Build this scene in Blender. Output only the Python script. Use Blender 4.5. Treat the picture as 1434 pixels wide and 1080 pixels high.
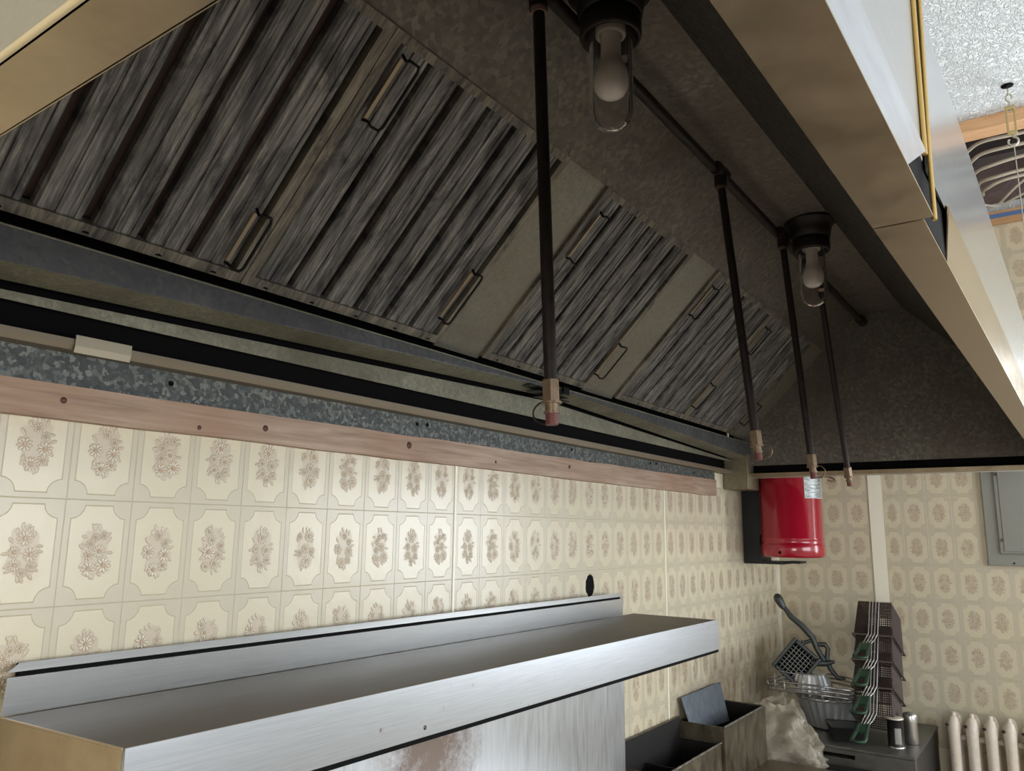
import bpy, math, random
from mathutils import Vector, Matrix

for o in list(bpy.data.objects):
    bpy.data.objects.remove(o, do_unlink=True)
SC = bpy.context.scene
COL = SC.collection
Z0 = 1.76                                   # height of the reference tile joint above the floor

# ------------------------------------------------------------------ camera
cam_d = bpy.data.cameras.new('camera')
cam = bpy.data.objects.new('camera', cam_d)
COL.objects.link(cam)
cam_d.sensor_fit = 'HORIZONTAL'; cam_d.sensor_width = 36.0
cam_d.lens = 1091.655 / 1434.0 * 36.0
cam_d.clip_start = 0.02; cam_d.clip_end = 60
CR = Vector((0.57475939, -0.81823155, 0.0121973))
CU = Vector((-0.15692189, -0.09557525, 0.98297553))
CF = Vector((0.80313583, 0.56688844, 0.18333121))
CP = Vector((-0.57769882, -1.21921889, -0.03861416 + Z0))
M = Matrix(((CR.x, CU.x, -CF.x, CP.x), (CR.y, CU.y, -CF.y, CP.y), (CR.z, CU.z, -CF.z, CP.z), (0, 0, 0, 1)))
cam.matrix_world = M
SC.camera = cam

# ------------------------------------------------------------------ world, window light, exposure
w = bpy.data.worlds.new('world'); SC.world = w; w.use_nodes = True
bg = w.node_tree.nodes['Background']
bg.inputs[0].default_value = (0.78, 0.89, 1.0, 1); bg.inputs[1].default_value = 2.0

def area(name, loc, rot, sx, sy, power, col):
    l = bpy.data.lights.new(name, 'AREA'); l.shape = 'RECTANGLE'; l.size = sx; l.size_y = sy
    l.energy = power; l.color = col
    o = bpy.data.objects.new(name, l); COL.objects.link(o); o.location = loc; o.rotation_euler = rot
    return o
R90 = math.pi / 2
area('daylight_window_end', (3.56, -2.75, 1.85), (0, R90, 0), 1.3, 2.1, 80, (0.86, 0.93, 1.0))        # faces -X
area('daylight_window_front', (0.9, -4.28, 1.92), (R90, 0, 0), 2.6, 1.4, 70, (0.92, 0.96, 1.0))     # faces +Y
area('daylight_window_near', (-3.08, -2.4, 1.7), (0, -R90, 0), 1.3, 1.6, 55, (1.0, 0.96, 0.89))        # faces +X
vs = SC.view_settings
vs.view_transform = 'Standard'; vs.look = 'None'; vs.gamma = 1.0; vs.exposure = 0.0
vs.use_curve_mapping = False

# ------------------------------------------------------------------ helpers
def lin(c):
    c = c / 255.0
    return c / 12.92 if c <= 0.04045 else ((c + 0.055) / 1.055) ** 2.4
def S(r, g, b): return (lin(r), lin(g), lin(b), 1.0)

class MB:
    def __init__(s): s.v = []; s.f = []; s.m = []; s.sm = []
    def add(s, vs_, fs, m=0, smooth=False):
        b = len(s.v); s.v += [tuple(p) for p in vs_]
        for f in fs:
            s.f.append(tuple(b + i for i in f)); s.m.append(m); s.sm.append(smooth)
        return s
    def box(s, x0, x1, y0, y1, z0, z1, m=0):
        v = [(x0, y0, z0), (x1, y0, z0), (x1, y1, z0), (x0, y1, z0), (x0, y0, z1), (x1, y0, z1), (x1, y1, z1), (x0, y1, z1)]
        return s.add(v, [(3, 2, 1, 0), (4, 5, 6, 7), (0, 1, 5, 4), (1, 2, 6, 5), (2, 3, 7, 6), (3, 0, 4, 7)], m)
    def loft(s, A, B, m=0, cap=True, smooth=False):      # two equal closed polygons of 3-D points
        n = len(A)
        fs = [(i, (i + 1) % n, n + (i + 1) % n, n + i) for i in range(n)]
        if cap: fs += [tuple(range(n - 1, -1, -1)), tuple(range(n, 2 * n))]
        return s.add(list(A) + list(B), fs, m, smooth)
    def prismx(s, poly, x0, x1, m=0, poly2=None):        # poly of (y, z)
        return s.loft([(x0, y, z) for y, z in poly], [(x1, y, z) for y, z in (poly2 or poly)], m)
    def tube(s, pts, r, n=8, m=0, closed=False, cap=True, smooth=True):
        pts = [Vector(p) for p in pts]; k = len(pts); rs = r if isinstance(r, (list, tuple)) else [r] * k
        V = []; up = None
        for i in range(k):
            if closed: t = pts[(i + 1) % k] - pts[i - 1]
            else: t = pts[min(i + 1, k - 1)] - pts[max(i - 1, 0)]
            t.normalize()
            if up is None: up = Vector((0, 0, 1)) if abs(t.z) < .9 else Vector((1, 0, 0))
            a = t.cross(up)
            if a.length < 1e-5: a = t.cross(Vector((0.3, 1, 0.2)))
            a.normalize(); b = a.cross(t); b.normalize(); up = b
            for j in range(n):
                an = 2 * math.pi * j / n
                V.append(pts[i] + (a * math.cos(an) + b * math.sin(an)) * rs[i])
        F = []
        for i in range(k if closed else k - 1):
            i2 = (i + 1) % k
            for j in range(n):
                j2 = (j + 1) % n
                F.append((i * n + j, i2 * n + j, i2 * n + j2, i * n + j2))
        s.add(V, F, m, smooth)
        if cap and not closed:
            s.add(V[:n], [tuple(range(n))], m); s.add(V[-n:], [tuple(range(n - 1, -1, -1))], m)
        return s
    def lathe(s, prof, c=(0, 0, 0), n=24, m=0, smooth=True, sc=(1, 1)):
        V = []; F = []
        for r, z in prof:
            for j in range(n):
                a = 2 * math.pi * j / n
                V.append((c[0] + r * sc[0] * math.cos(a), c[1] + r * sc[1] * math.sin(a), c[2] + z))
        for i in range(len(prof) - 1):
            for j in range(n):
                j2 = (j + 1) % n
                F.append((i * n + j, i * n + j2, (i + 1) * n + j2, (i + 1) * n + j))
        return s.add(V, F, m, smooth)
    def xf(s, fn): s.v = [tuple(fn(p)) for p in s.v]; return s
    def mesh(s, name, mats):
        me = bpy.data.meshes.new(name); me.from_pydata(s.v, [], s.f); me.update()
        for mt in (mats if isinstance(mats, (list, tuple)) else [mats]): me.materials.append(mt)
        me.polygons.foreach_set('material_index', s.m); me.polygons.foreach_set('use_smooth', s.sm)
        return me
    def build(s, name, mats, parent=None, **kw):
        o = bpy.data.objects.new(name, s.mesh(name, mats)); COL.objects.link(o)
        if parent: o.parent = parent
        return tag(o, **kw)

def tag(o, label=None, cat=None, group=None, kind=None):
    if label: o['label'] = label
    if cat: o['category'] = cat
    if group: o['group'] = group
    if kind: o['kind'] = kind
    return o
def empty(name, loc=(0, 0, 0), rot=(0, 0, 0), **kw):
    o = bpy.data.objects.new(name, None); COL.objects.link(o); o.location = loc; o.rotation_euler = rot
    o.empty_display_size = .05
    return tag(o, **kw)
def copy_tree(o, parent=None):
    c = o.copy(); COL.objects.link(c); c.parent = parent
    for ch in list(o.children): copy_tree(ch, c)
    return c
def sheet(pl, t):                                        # thin closed profile from a polyline of (y, z)
    n = len(pl); nr = []
    for i in range(n):
        a = pl[max(i - 1, 0)]; b = pl[min(i + 1, n - 1)]
        dx, dy = b[0] - a[0], b[1] - a[1]; L = math.hypot(dx, dy) or 1
        nr.append((-dy / L, dx / L))
    return list(pl) + [(p[0] + q[0] * t, p[1] + q[1] * t) for p, q in zip(reversed(pl), reversed(nr))]
def bevel(o, wd=.003, seg=2):
    m = o.modifiers.new('bevel', 'BEVEL'); m.width = wd; m.segments = seg; m.limit_method = 'ANGLE'; m.angle_limit = .6
    return o
def Zs(*a): return [(y, z + Z0) for y, z in a]

# ------------------------------------------------------------------ materials
def mat(name, base, metal=0.0, rough=0.5, spec=0.5):
    m = bpy.data.materials.new(name); m.use_nodes = True
    b = m.node_tree.nodes['Principled BSDF']
    b.inputs['Base Color'].default_value = base; b.inputs['Metallic'].default_value = metal
    b.inputs['Roughness'].default_value = rough; b.inputs['Specular IOR Level'].default_value = spec
    return m
def N(m, t, **kw):
    n = m.node_tree.nodes.new(t)
    for k, v in kw.items(): setattr(n, k, v)
    return n
def L(m, a, b): m.node_tree.links.new(a, b)
def bsdf(m): return m.node_tree.nodes['Principled BSDF']
def coords(m, scale=(1, 1, 1), rot=(0, 0, 0), loc=(0, 0, 0)):
    t = N(m, 'ShaderNodeTexCoord'); mp = N(m, 'ShaderNodeMapping')
    mp.inputs['Scale'].default_value = scale; mp.inputs['Rotation'].default_value = rot; mp.inputs['Location'].default_value = loc
    L(m, t.outputs['Object'], mp.inputs['Vector']); return mp.outputs['Vector']
def noise(m, vec, scale, detail=4, rough=.6, dist=0):
    n = N(m, 'ShaderNodeTexNoise'); n.inputs['Scale'].default_value = scale; n.inputs['Detail'].default_value = detail
    n.inputs['Roughness'].default_value = rough; n.inputs['Distortion'].default_value = dist
    L(m, vec, n.inputs['Vector']); return n.outputs['Fac']
def ramp(m, fac, stops):
    r = N(m, 'ShaderNodeValToRGB'); e = r.color_ramp.elements
    e[0].position, e[0].color = stops[0]; e[1].position, e[1].color = stops[-1]
    for p, c in stops[1:-1]:
        k = e.new(p); k.color = c
    L(m, fac, r.inputs['Fac']); return r.outputs['Color']
def bump(m, h, strength, dist):
    b = N(m, 'ShaderNodeBump'); b.inputs['Strength'].default_value = strength; b.inputs['Distance'].default_value = dist
    L(m, h, b.inputs['Height']); L(m, b.outputs['Normal'], bsdf(m).inputs['Normal'])
def mix(m, fac, a, b, mode='MIX'):
    x = N(m, 'ShaderNodeMix', data_type='RGBA', blend_type=mode)
    if hasattr(fac, 'links') or not isinstance(fac, (int, float)): L(m, fac, x.inputs[0])
    else: x.inputs[0].default_value = fac
    for k, v in ((6, a), (7, b)):
        if isinstance(v, tuple): x.inputs[k].default_value = v
        else: L(m, v, x.inputs[k])
    return x.outputs[2]
g = lambda v: (v, v, v, 1)

def metal_noise(name, c0, c1, scale, rough=(.3, .5), metal=1.0, stretch=(1, 1, 1), bmp=0, detail=5, rot=(0, 0, 0)):
    m = mat(name, c0, metal, rough[0]); v = coords(m, stretch, rot)
    f = noise(m, v, scale, detail, .65)
    L(m, ramp(m, f, [(.3, c0), (.7, c1)]), bsdf(m).inputs['Base Color'])
    L(m, ramp(m, f, [(.3, g(rough[0])), (.7, g(rough[1]))]), bsdf(m).inputs['Roughness'])
    if bmp: bump(m, f, bmp, .002)
    return m

M_steel = metal_noise('brushed_stainless', S(184, 183, 181), S(194, 193, 191), 9, (.31, .33), 1, (1.2, 40, 40))
M_lip = metal_noise('stainless_lip', S(172, 154, 128), S(190, 172, 146), 7, (.28, .42), 1, (3, 3, 3))  # tan of the reflected floor is tinted into the steel colour
M_shelftop = metal_noise('worn_shelf_top', S(70, 62, 52), S(90, 80, 68), 6, (.42, .5), .6, (2, 14, 14))
M_hem = metal_noise('stainless_hem', S(188, 190, 196), S(206, 208, 212), 6, (.31, .34), 1, (2, 10, 10))

def spangle(name, cols, scale, rough=.5, metal=.85, grime=None):
    m = mat(name, cols[0], metal, rough)
    v = coords(m); vo = N(m, 'ShaderNodeTexVoronoi', feature='F1'); vo.inputs['Scale'].default_value = scale
    d = N(m, 'ShaderNodeVectorMath', operation='ADD'); nz = N(m, 'ShaderNodeTexNoise'); nz.inputs['Scale'].default_value = scale * .8
    sc_ = N(m, 'ShaderNodeVectorMath', operation='SCALE'); sc_.inputs['Scale'].default_value = .012
    L(m, v, nz.inputs['Vector']); L(m, nz.outputs['Color'], sc_.inputs[0]); L(m, v, d.inputs[0]); L(m, sc_.outputs[0], d.inputs[1])
    L(m, d.outputs[0], vo.inputs['Vector'])
    sx = N(m, 'ShaderNodeSeparateColor'); L(m, vo.outputs['Color'], sx.inputs[0])
    c = ramp(m, sx.outputs[0], [(0, cols[0]), (.55, cols[1]), (1, cols[2])])
    if grime:
        f = noise(m, coords(m), 3.2, 6, .7)
        c = mix(m, ramp(m, f, [(.35, g(0)), (.7, g(1))]), c, grime)
    L(m, c, bsdf(m).inputs['Base Color'])
    L(m, ramp(m, sx.outputs[1], [(0, g(rough - .1)), (1, g(rough + .12))]), bsdf(m).inputs['Roughness'])
    return m
M_galv = spangle('galvanised_wall_plate', [S(66, 68, 68), S(80, 83, 81), S(124, 126, 120)], 145, .55, .35)
M_trough = spangle('galvanised_trough', [S(138, 138, 122), S(154, 152, 134), S(172, 168, 148)], 170, .5, .55, S(110, 104, 88))
M_liner = spangle('greasy_galvanised_liner', [S(104, 101, 95), S(117, 113, 105), S(138, 133, 122)], 95, .52, .4, S(100, 90, 82))
M_filler = spangle('galvanised_filler_plate', [S(136, 136, 128), S(143, 142, 132), S(152, 150, 138)], 150, .5, .5, S(132, 124, 110))

# grease-streaked filter metal: streaks run up the slope
def streaky(name, c0, c1, c2, rough=.55, metal=.5):
    m = mat(name, c0, metal, rough)
    t = N(m, 'ShaderNodeTexCoord'); sp = N(m, 'ShaderNodeSeparateXYZ'); L(m, t.outputs['Object'], sp.inputs[0])
    su = N(m, 'ShaderNodeMath', operation='SUBTRACT'); L(m, sp.outputs['Z'], su.inputs[0]); L(m, sp.outputs['Y'], su.inputs[1])
    def comb(a, b):
        ma = N(m, 'ShaderNodeMath', operation='MULTIPLY'); ma.inputs[1].default_value = a; L(m, sp.outputs['X'], ma.inputs[0])
        mb = N(m, 'ShaderNodeMath', operation='MULTIPLY'); mb.inputs[1].default_value = b; L(m, su.outputs[0], mb.inputs[0])
        cb = N(m, 'ShaderNodeCombineXYZ'); L(m, ma.outputs[0], cb.inputs[0]); L(m, mb.outputs[0], cb.inputs[1]); return cb.outputs[0]
    f1 = noise(m, comb(230, 5), 1, 5, .65, .4)
    f2 = noise(m, comb(34, 6), 1, 6, .7, .8)
    c = ramp(m, f1, [(.36, c0), (.54, c1), (.74, c2)])
    c = mix(m, ramp(m, f2, [(.38, g(.85)), (.62, g(0))]), c, S(58, 58, 63))
    L(m, c, bsdf(m).inputs['Base Color']); bump(m, f1, .5, .0015)
    return m
M_baffle = streaky('greasy_filter_baffle', S(96, 96, 98), S(152, 150, 147), S(206, 202, 192))
M_frame = streaky('filter_frame', S(128, 122, 112), S(152, 145, 130), S(172, 163, 146))
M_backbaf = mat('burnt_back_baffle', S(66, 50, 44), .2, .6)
M_wireblk = mat('black_wire', S(26, 25, 25), .6, .45)
M_ledge = mat('worn_handle_plate', S(168, 152, 128), .6, .45)
M_blackpipe = metal_noise('black_iron_pipe', S(38, 32, 32), S(56, 46, 44), 60, (.4, .6), .5)
M_brass = metal_noise('dirty_brass', S(112, 94, 78), S(142, 120, 96), 90, (.35, .55), .7)
M_cap = mat('red_brown_cap', S(104, 58, 54), .1, .5)
M_dark = mat('dark_gap', S(14, 13, 13), 0, .8, .1)
M_plast = mat('ceiling_cream', S(226, 224, 214), 0, .85)

# ceiling stucco
M_ceil = mat('stucco_ceiling', S(240, 243, 244), 0, .85)
_v = coords(M_ceil, (1, 1, 1))
_f = noise(M_ceil, _v, 46, 3, .55, 1.6)
_r = ramp(M_ceil, _f, [(.40, g(0)), (.5, g(1)), (.60, g(0))])
bump(M_ceil, _r, .8, .007)

M_cream = mat('cream_paint', S(216, 213, 204), 0, .6)
M_grout = mat('grout', S(224, 214, 188), 0, .6)
M_white = mat('white_trim', S(244, 239, 222), 0, .45)

# tile materials: the glaze is one colour, with a soot stain of its own shape near the flue boxes
def glaze(name, base, rough, stain=True):
    m = mat(name, base, 0, rough, .5)
    ge = N(m, 'ShaderNodeNewGeometry'); c = base
    f = noise(m, ge.outputs['Position'], 2.2, 4, .6)
    c = mix(m, ramp(m, f, [(.35, g(0)), (.75, g(.22))]), base, S(204, 182, 140))
    if stain:
        sp = N(m, 'ShaderNodeVectorMath', operation='SUBTRACT'); sp.inputs[1].default_value = (2.75, 0, Z0 - .66)
        L(m, ge.outputs['Position'], sp.inputs[0])
        ml = N(m, 'ShaderNodeVectorMath', operation='MULTIPLY'); ml.inputs[1].default_value = (.75, 1.2, 2.6); L(m, sp.outputs[0], ml.inputs[0])
        le = N(m, 'ShaderNodeVectorMath', operation='LENGTH'); L(m, ml.outputs[0], le.inputs[0])
        f2 = noise(m, ge.outputs['Position'], 7, 5, .7)
        ad = N(m, 'ShaderNodeMath', operation='MULTIPLY_ADD'); ad.inputs[1].default_value = .9
        L(m, f2, ad.inputs[0]); L(m, le.outputs['Value'], ad.inputs[2])
        c = mix(m, ramp(m, ad.outputs[0], [(.45, g(.8)), (1.0, g(0))]), c, S(96, 76, 56))
    L(m, c, bsdf(m).inputs['Base Color'])
    bump(m, noise(m, ge.outputs['Position'], 28, 2, .5), .06, .01)
    return m
M_t_border = glaze('tile_border_glaze', S(198, 189, 168), .27)
M_t_panel = glaze('tile_panel_glaze', S(213, 203, 178), .25)
M_t_groove = glaze('tile_groove', S(194, 184, 162), .3)
M_t_blotch = glaze('tile_flower_shade', S(198, 184, 162), .3)
M_t_line = glaze('tile_flower_outline', S(174, 154, 134), .3)
M_t_petal = glaze('tile_petal', S(214, 203, 180), .25)
M_t_leaf = glaze('tile_leaf', S(200, 186, 162), .27)
M_t_heart = glaze('tile_flower_heart', S(192, 156, 124), .3)
TILE_M = [M_t_border, M_t_panel, M_t_groove, M_t_blotch, M_t_line, M_t_petal, M_t_leaf, M_t_heart]

# ------------------------------------------------------------------ the room
XW, YO, XN, ZC = 3.471, -4.2, -3.0, 3.16
M_floor = mat('quarry_floor', S(150, 118, 88), 0, .5)
_f = noise(M_floor, coords(M_floor), 3, 5, .6)
L(M_floor, ramp(M_floor, _f, [(.3, S(158, 145, 130)), (.7, S(180, 167, 151))]), bsdf(M_floor).inputs['Base Color'])
MB().box(XN - .1, XW + .1, YO - .1, .1, -.1, 0).build('floor', M_floor, kind='structure', label='brown quarry floor of the kitchen')
WT = .0008                                               # wall face stands this far behind the tile face
wall_back = MB().box(XN - .1, XW + .1, WT, .12, 0, ZC).build('wall_back', M_grout, kind='structure')
def holed_wall(name, axis, pos, t, a0, a1, ho, m):      # wall with one rectangular window opening
    b = MB(); h0, h1, z0, z1 = ho
    for (u0, u1, q0, q1) in ((a0, h0, 0, ZC), (h1, a1, 0, ZC), (h0, h1, 0, z0), (h0, h1, z1, ZC)):
        if axis == 'x': b.box(pos, pos + t, u0, u1, q0, q1)
        else: b.box(u0, u1, pos, pos + t, q0, q1)
    return b.build(name, m, kind='structure')
wall_right = holed_wall('wall_right', 'x', XW + WT, .11, YO - .1, .1, (-3.8, -1.7, 1.2, 2.5), M_grout)
wall_front = holed_wall('wall_front', 'y', YO - .1, .1, XN - .1, XW + .1, (-.4, 2.2, 1.2, 2.65), M_cream)
wall_left = holed_wall('wall_left', 'x', XN - .1, .1, YO - .1, .1, (-3.2, -1.6, 1.05, 2.35), M_cream)
def window(n, axis, pos, a0, a1, z0, z1):
    b = MB(); w_ = .05
    bars = [(a0, a0 + w_, z0, z1), (a1 - w_, a1, z0, z1), (a0, a1, z0, z0 + w_), (a0, a1, z1 - w_, z1), ((a0 + a1) / 2 - .03, (a0 + a1) / 2 + .03, z0, z1)]
    for u0, u1, q0, q1 in bars:
        if axis == 'x': b.box(pos, pos + .04, u0, u1, q0, q1)
        else: b.box(u0, u1, pos, pos + .04, q0, q1)
    b.build('window_%d' % n, M_white, kind='structure')
window(1, 'x', XW + .03, -3.8, -1.7, 1.2, 2.5)
window(2, 'y', YO - .06, -.4, 2.2, 1.2, 2.65)
window(3, 'x', XN - .06, -3.2, -1.6, 1.05, 2.35)
# ceiling with the open hatch over the far end
HX0, HX1, HY0, HY1 = 2.47, 3.40, -1.75, -.55
cb = MB()
for x0, x1, y0, y1 in ((XN - .1, HX0, YO - .1, .12), (HX1, XW + .1, YO - .1, .12), (HX0, HX1, YO - .1, HY0), (HX0, HX1, HY1, .12)):
    cb.box(x0, x1, y0, y1, ZC, ZC + .05)
ceiling = cb.build('ceiling', M_ceil, kind='structure')

# ------------------------------------------------------------------ tiles
TW, TH = .1016, .1553
def tile_mesh(seed, hole=False):
    rnd = random.Random(seed); b = MB()
    W, H = TW / 2, TH / 2
    a, c, r = W - .0085, H - .0075, .0205
    def loop(ins):                                       # notched panel outline, counter-clockwise in (x, z)
        A, Cc, P = a - ins, c - ins, []
        for sx, sz, st in ((1, 1, 0), (-1, 1, 1), (-1, -1, 0), (1, -1, 1)):
            pts = []
            for k in range(5):
                an = k / 4 * R90
                pts.append((sx * (a + .001 - (r + ins) * math.cos(R90 - an) if False else 0), 0))
            arc = []
            for k in range(5):
                an = k / 4 * R90                          # from the vertical edge to the horizontal edge, bulging inwards
                px = a - (r + ins * .6) * math.sin(an); pz = c - (r + ins * .6) * math.cos(an)
                px = min(px, A); pz = min(pz, Cc)
                arc.append((sx * px, sz * pz))
            if st: arc.reverse()
            P += arc
        return P
    def outer(ins):
        X, Zz, P = W - ins, H - ins, []
        for sx, sz, st in ((1, 1, 0), (-1, 1, 1), (-1, -1, 0), (1, -1, 1)):
            arc = [(X, c - r), (X, c - r * .4), (X, Zz), (a - r * .4, Zz), (a - r, Zz)]
            arc = [(sx * x, sz * z) for x, z in arc]
            if st: arc.reverse()
            P += arc
        return P
    rings = [(outer(0), 0.004), (outer(0), -.0008), (outer(.0011), -.0014), (loop(-.0004), -.0014), (loop(.0008), -.0010), (loop(.0020), -.0015)]
    n = 20
    V = [(x, y, z) for P, y in rings for x, z in P]; mm = [0, 0, 0, 2, 2]
    for k in range(5):
        b.add([], [])
    base = len(b.v); b.v += V
    for k in range(5):
        for j in range(n):
            j2 = (j + 1) % n
            b.f.append((base + k * n + j, base + k * n + j2, base + (k + 1) * n + j2, base + (k + 1) * n + j)); b.m.append(mm[k]); b.sm.append(False)
    last = rings[-1][0]; y0 = -.0015
    if hole:                                             # ragged knocked-out hole through the panel
        hx, hz, ha, hb = 0, .033, .027, .035
        a_s = math.atan2(last[0][1], last[0][0])
        hole_l = []
        for k in range(n):
            an = a_s + 2 * math.pi * k / n; q = 1 + rnd.uniform(-.09, .06)
            hole_l.append((hx + ha * q * math.cos(an), hz + hb * q * math.sin(an)))
        V = [(x, y0, z) for x, z in last] + [(x, y0, z) for x, z in hole_l] + [(x, .0006, z) for x, z in hole_l]
        b.add(V, [(j, (j + 1) % n, n + (j + 1) % n, n + j) for j in range(n)], 1)
        b.add(V, [(n + j, n + (j + 1) % n, 2 * n + (j + 1) % n, 2 * n + j) for j in range(n)], 8)
        b.add([(x, .0005, z) for x, z in hole_l], [tuple(range(n))], 8)
        return b.mesh('tile', TILE_M + [M_dark])
    b.add([(x, y0, z) for x, z in last], [tuple(range(n))], 1)
    # bouquet
    mw, mh = .0225, .040
    bl = []
    for k in range(26):
        an = 2 * math.pi * k / 26; q = rnd.uniform(.78, 1.02)
        ex = abs(math.cos(an)) ** .7 * math.copysign(1, math.cos(an)); ez = abs(math.sin(an)) ** .7 * math.copysign(1, math.sin(an))
        bl.append((ex * mw * q, y0 - .0002, ez * mh * q))
    b.add(bl, [tuple(range(26))], 3)
    def petal(cx, cz, an, r0, r1, wd, m, lift, y):
        ca, sa = math.cos(an), math.sin(an)
        P = [(r0, 0), ((r0 + r1) * .5, -wd), (r1 * .88, -wd * .7), (r1, 0), (r1 * .88, wd * .7), ((r0 + r1) * .5, wd)]
        V = [(cx + u * ca - v_ * sa, y, cz + u * sa + v_ * ca) for u, v_ in P]
        mid = (r0 + r1) * .55
        V.append((cx + mid * ca, y - lift, cz + mid * sa))
        b.add(V, [(k, 6, (k + 1) % 6) for k in range(6)], m)
    fl = []
    tries = 0
    nf = rnd.choice((5, 6, 6, 7))
    while len(fl) < nf and tries < 400:
        tries += 1
        R_ = rnd.uniform(.0085, .0125) if len(fl) < 3 else rnd.uniform(.0065, .009)
        x = rnd.uniform(-mw * .72, mw * .72); z = rnd.uniform(-mh * .78, mh * .78)
        if all(math.hypot(x - q[0], z - q[1]) > (R_ + q[2]) * .86 for q in fl): fl.append((x, z, R_))
    for k in range(16):                                  # leaves round the rim of the bouquet
        an = 2 * math.pi * (k + rnd.uniform(-.3, .3)) / 16
        x, z = mw * .72 * math.cos(an), mh * .80 * math.sin(an)
        d = math.atan2(z * .7, x) + rnd.uniform(-.7, .7); ln = rnd.uniform(.009, .0135)
        petal(x, z, d, -.001, ln + .0006, .0029, 4, .0003, y0 - .0003)
        petal(x, z, d, 0, ln - .0006, .0019, 6, .0003, y0 - .0006)
    for x, z, R_ in fl:
        np_ = rnd.choice((9, 10, 11)); of = rnd.random()
        for k in range(np_):
            d = 2 * math.pi * (k + of) / np_
            petal(x, z, d, R_ * .18, R_ + .0006, R_ * .23, 4, .0002, y0 - .0007)
            petal(x, z, d, R_ * .24, R_ - .0003, R_ * .145, 5, .0004, y0 - .0010)
        b.add([(x + R_ * .24 * math.cos(k * math.pi / 3), y0 - .0016, z + R_ * .24 * math.sin(k * math.pi / 3)) for k in range(6)], [tuple(range(6))], 7)
    return b.mesh('tile', TILE_M)
TILES = [tile_mesh(100 + k) for k in range(7)]
rt = random.Random(5)
def put_tile(parent, me, loc, rz, sx=1.0):
    o = bpy.data.objects.new('tile', me); COL.objects.link(o); o.parent = parent
    o.location = loc; o.rotation_euler = (rt.uniform(-.002, .002), 0, rz + rt.uniform(-.004, .004)); o.scale = (sx, 1, 1)
    return o
SEAMS = (9, 21)
for i in range(-4, 35):
    for j in range(-6, 1):
        x0, x1 = i * TW, (i + 1) * TW
        if x0 > XW - .01: continue
        if x1 > XW - .004: x1 = XW - .004
        if (i + 1) in SEAMS: x1 -= .005
        if i in SEAMS: x0 += .003
        if i == 15 and j == -2: me = HOLE if 'HOLE' in globals() else tile_mesh(999, True); HOLE = me
        else: me = TILES[rt.randrange(7)]
        put_tile(wall_back, me, ((x0 + x1) / 2, 0, Z0 + (j + .5) * TH), 0, (x1 - x0) / TW)
for i in SEAMS:
    MB().box(i * TW - .0052, i * TW + .0028, -.0035, WT, 0.9, 1.95).build('seam_strip', M_white, wall_back)
# end wall: two sheets either side of the vertical batten
cols = []
y = -.5915 + TW
for k in range(-1, 10): cols.append((-.5915 - k * TW, -.5915 - (k + 1) * TW))
cols[0] = (-.508, cols[0][1])
yl = [-.012, -.018, -.125, -.234, -.342, -.452]
for k in range(1, 5): cols.append((yl[k], yl[k + 1]))
for (ya, yb) in cols:
    for j in range(-6, 9):
        zc = Z0 - .0124 + (j + .5) * TH
        put_tile(wall_right, TILES[rt.randrange(7)], (XW, (ya + yb) / 2, zc), -R90, (ya - yb) / TW)
MB().box(XW - .006, XW + WT, -.510, -.452, 0, ZC).build('batten', M_white, wall_right, label='white vertical batten over the tile joint')
MB().box(XW - .014, XW + WT, -.014, WT, 0, ZC).build('corner_bead', M_white, wall_right)

# timber strip and galvanised plate along the long wall under the hood
M_wood = mat('stained_pine', S(172, 130, 104), 0, .6)
_f = noise(M_wood, coords(M_wood, (2.2, 30, 44)), 1.6, 6, .65, .6)
_f2 = noise(M_wood, coords(M_wood, (1, 1, 1)), 1.7, 3, .6)
_c = ramp(M_wood, _f, [(.3, S(138, 114, 96)), (.5, S(170, 145, 125)), (.72, S(190, 167, 147))])
_c = mix(M_wood, ramp(M_wood, _f2, [(.42, g(0)), (.62, g(.55))]), _c, S(146, 100, 68))
L(M_wood, _c, bsdf(M_wood).inputs['Base Color'])
b = MB(); n = 28; rw = random.Random(3)
A = []
for k in range(n + 1):
    x = -.75 + (2.62 + .75) * k / n
    zt = .160 + .022 * k / n + rw.uniform(-.0022, .0022); zb = .1155 + rw.uniform(-.0012, .0012)
    A.append((x, zb + Z0, zt + Z0))
for k in range(n):
    x0, b0, t0 = A[k]; x1, b1, t1 = A[k + 1]
    b.add([(x0, -.022, b0), (x1, -.022, b1), (x1, -.022, t1), (x0, -.022, t0), (x0, -.002, b0), (x1, -.002, b1), (x1, -.002, t1), (x0, -.002, t0)],
          [(0, 1, 2, 3), (4, 7, 6, 5), (3, 2, 6, 7), (0, 4, 5, 1)] + ([(0, 3, 7, 4)] if k == 0 else []) + ([(1, 5, 6, 2)] if k == n - 1 else []))
trim1 = b.build('trim_1', M_wood, kind='structure', label='rough stained pine strip nailed along the tiles')
M_knot = mat('wood_knot', S(92, 58, 46), 0, .6)
for x, z, r in ((-.03, .143, .005), (.195, .128, .004), (.33, .142, .006), (.72, .148, .008), (1.42, .15, .006), (1.05, .136, .004)):
    MB().lathe([(0, 0), (r, 0), (r, .0014)], n=10).xf(lambda p: (x + p[0] * 1.0, -.0224 + p[2] * .6, z + Z0 + p[1])).build('knot', M_knot, trim1)
trim2 = MB().prismx(Zs((-.012, .15), (-.012, .226), (-.002, .226), (-.002, .15)), -.75, 2.63,
                    poly2=Zs((-.012, .16), (-.012, .238), (-.002, .238), (-.002, .16))).build('trim_2', M_galv, kind='structure', label='galvanised plate on the wall above the pine strip')
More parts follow.
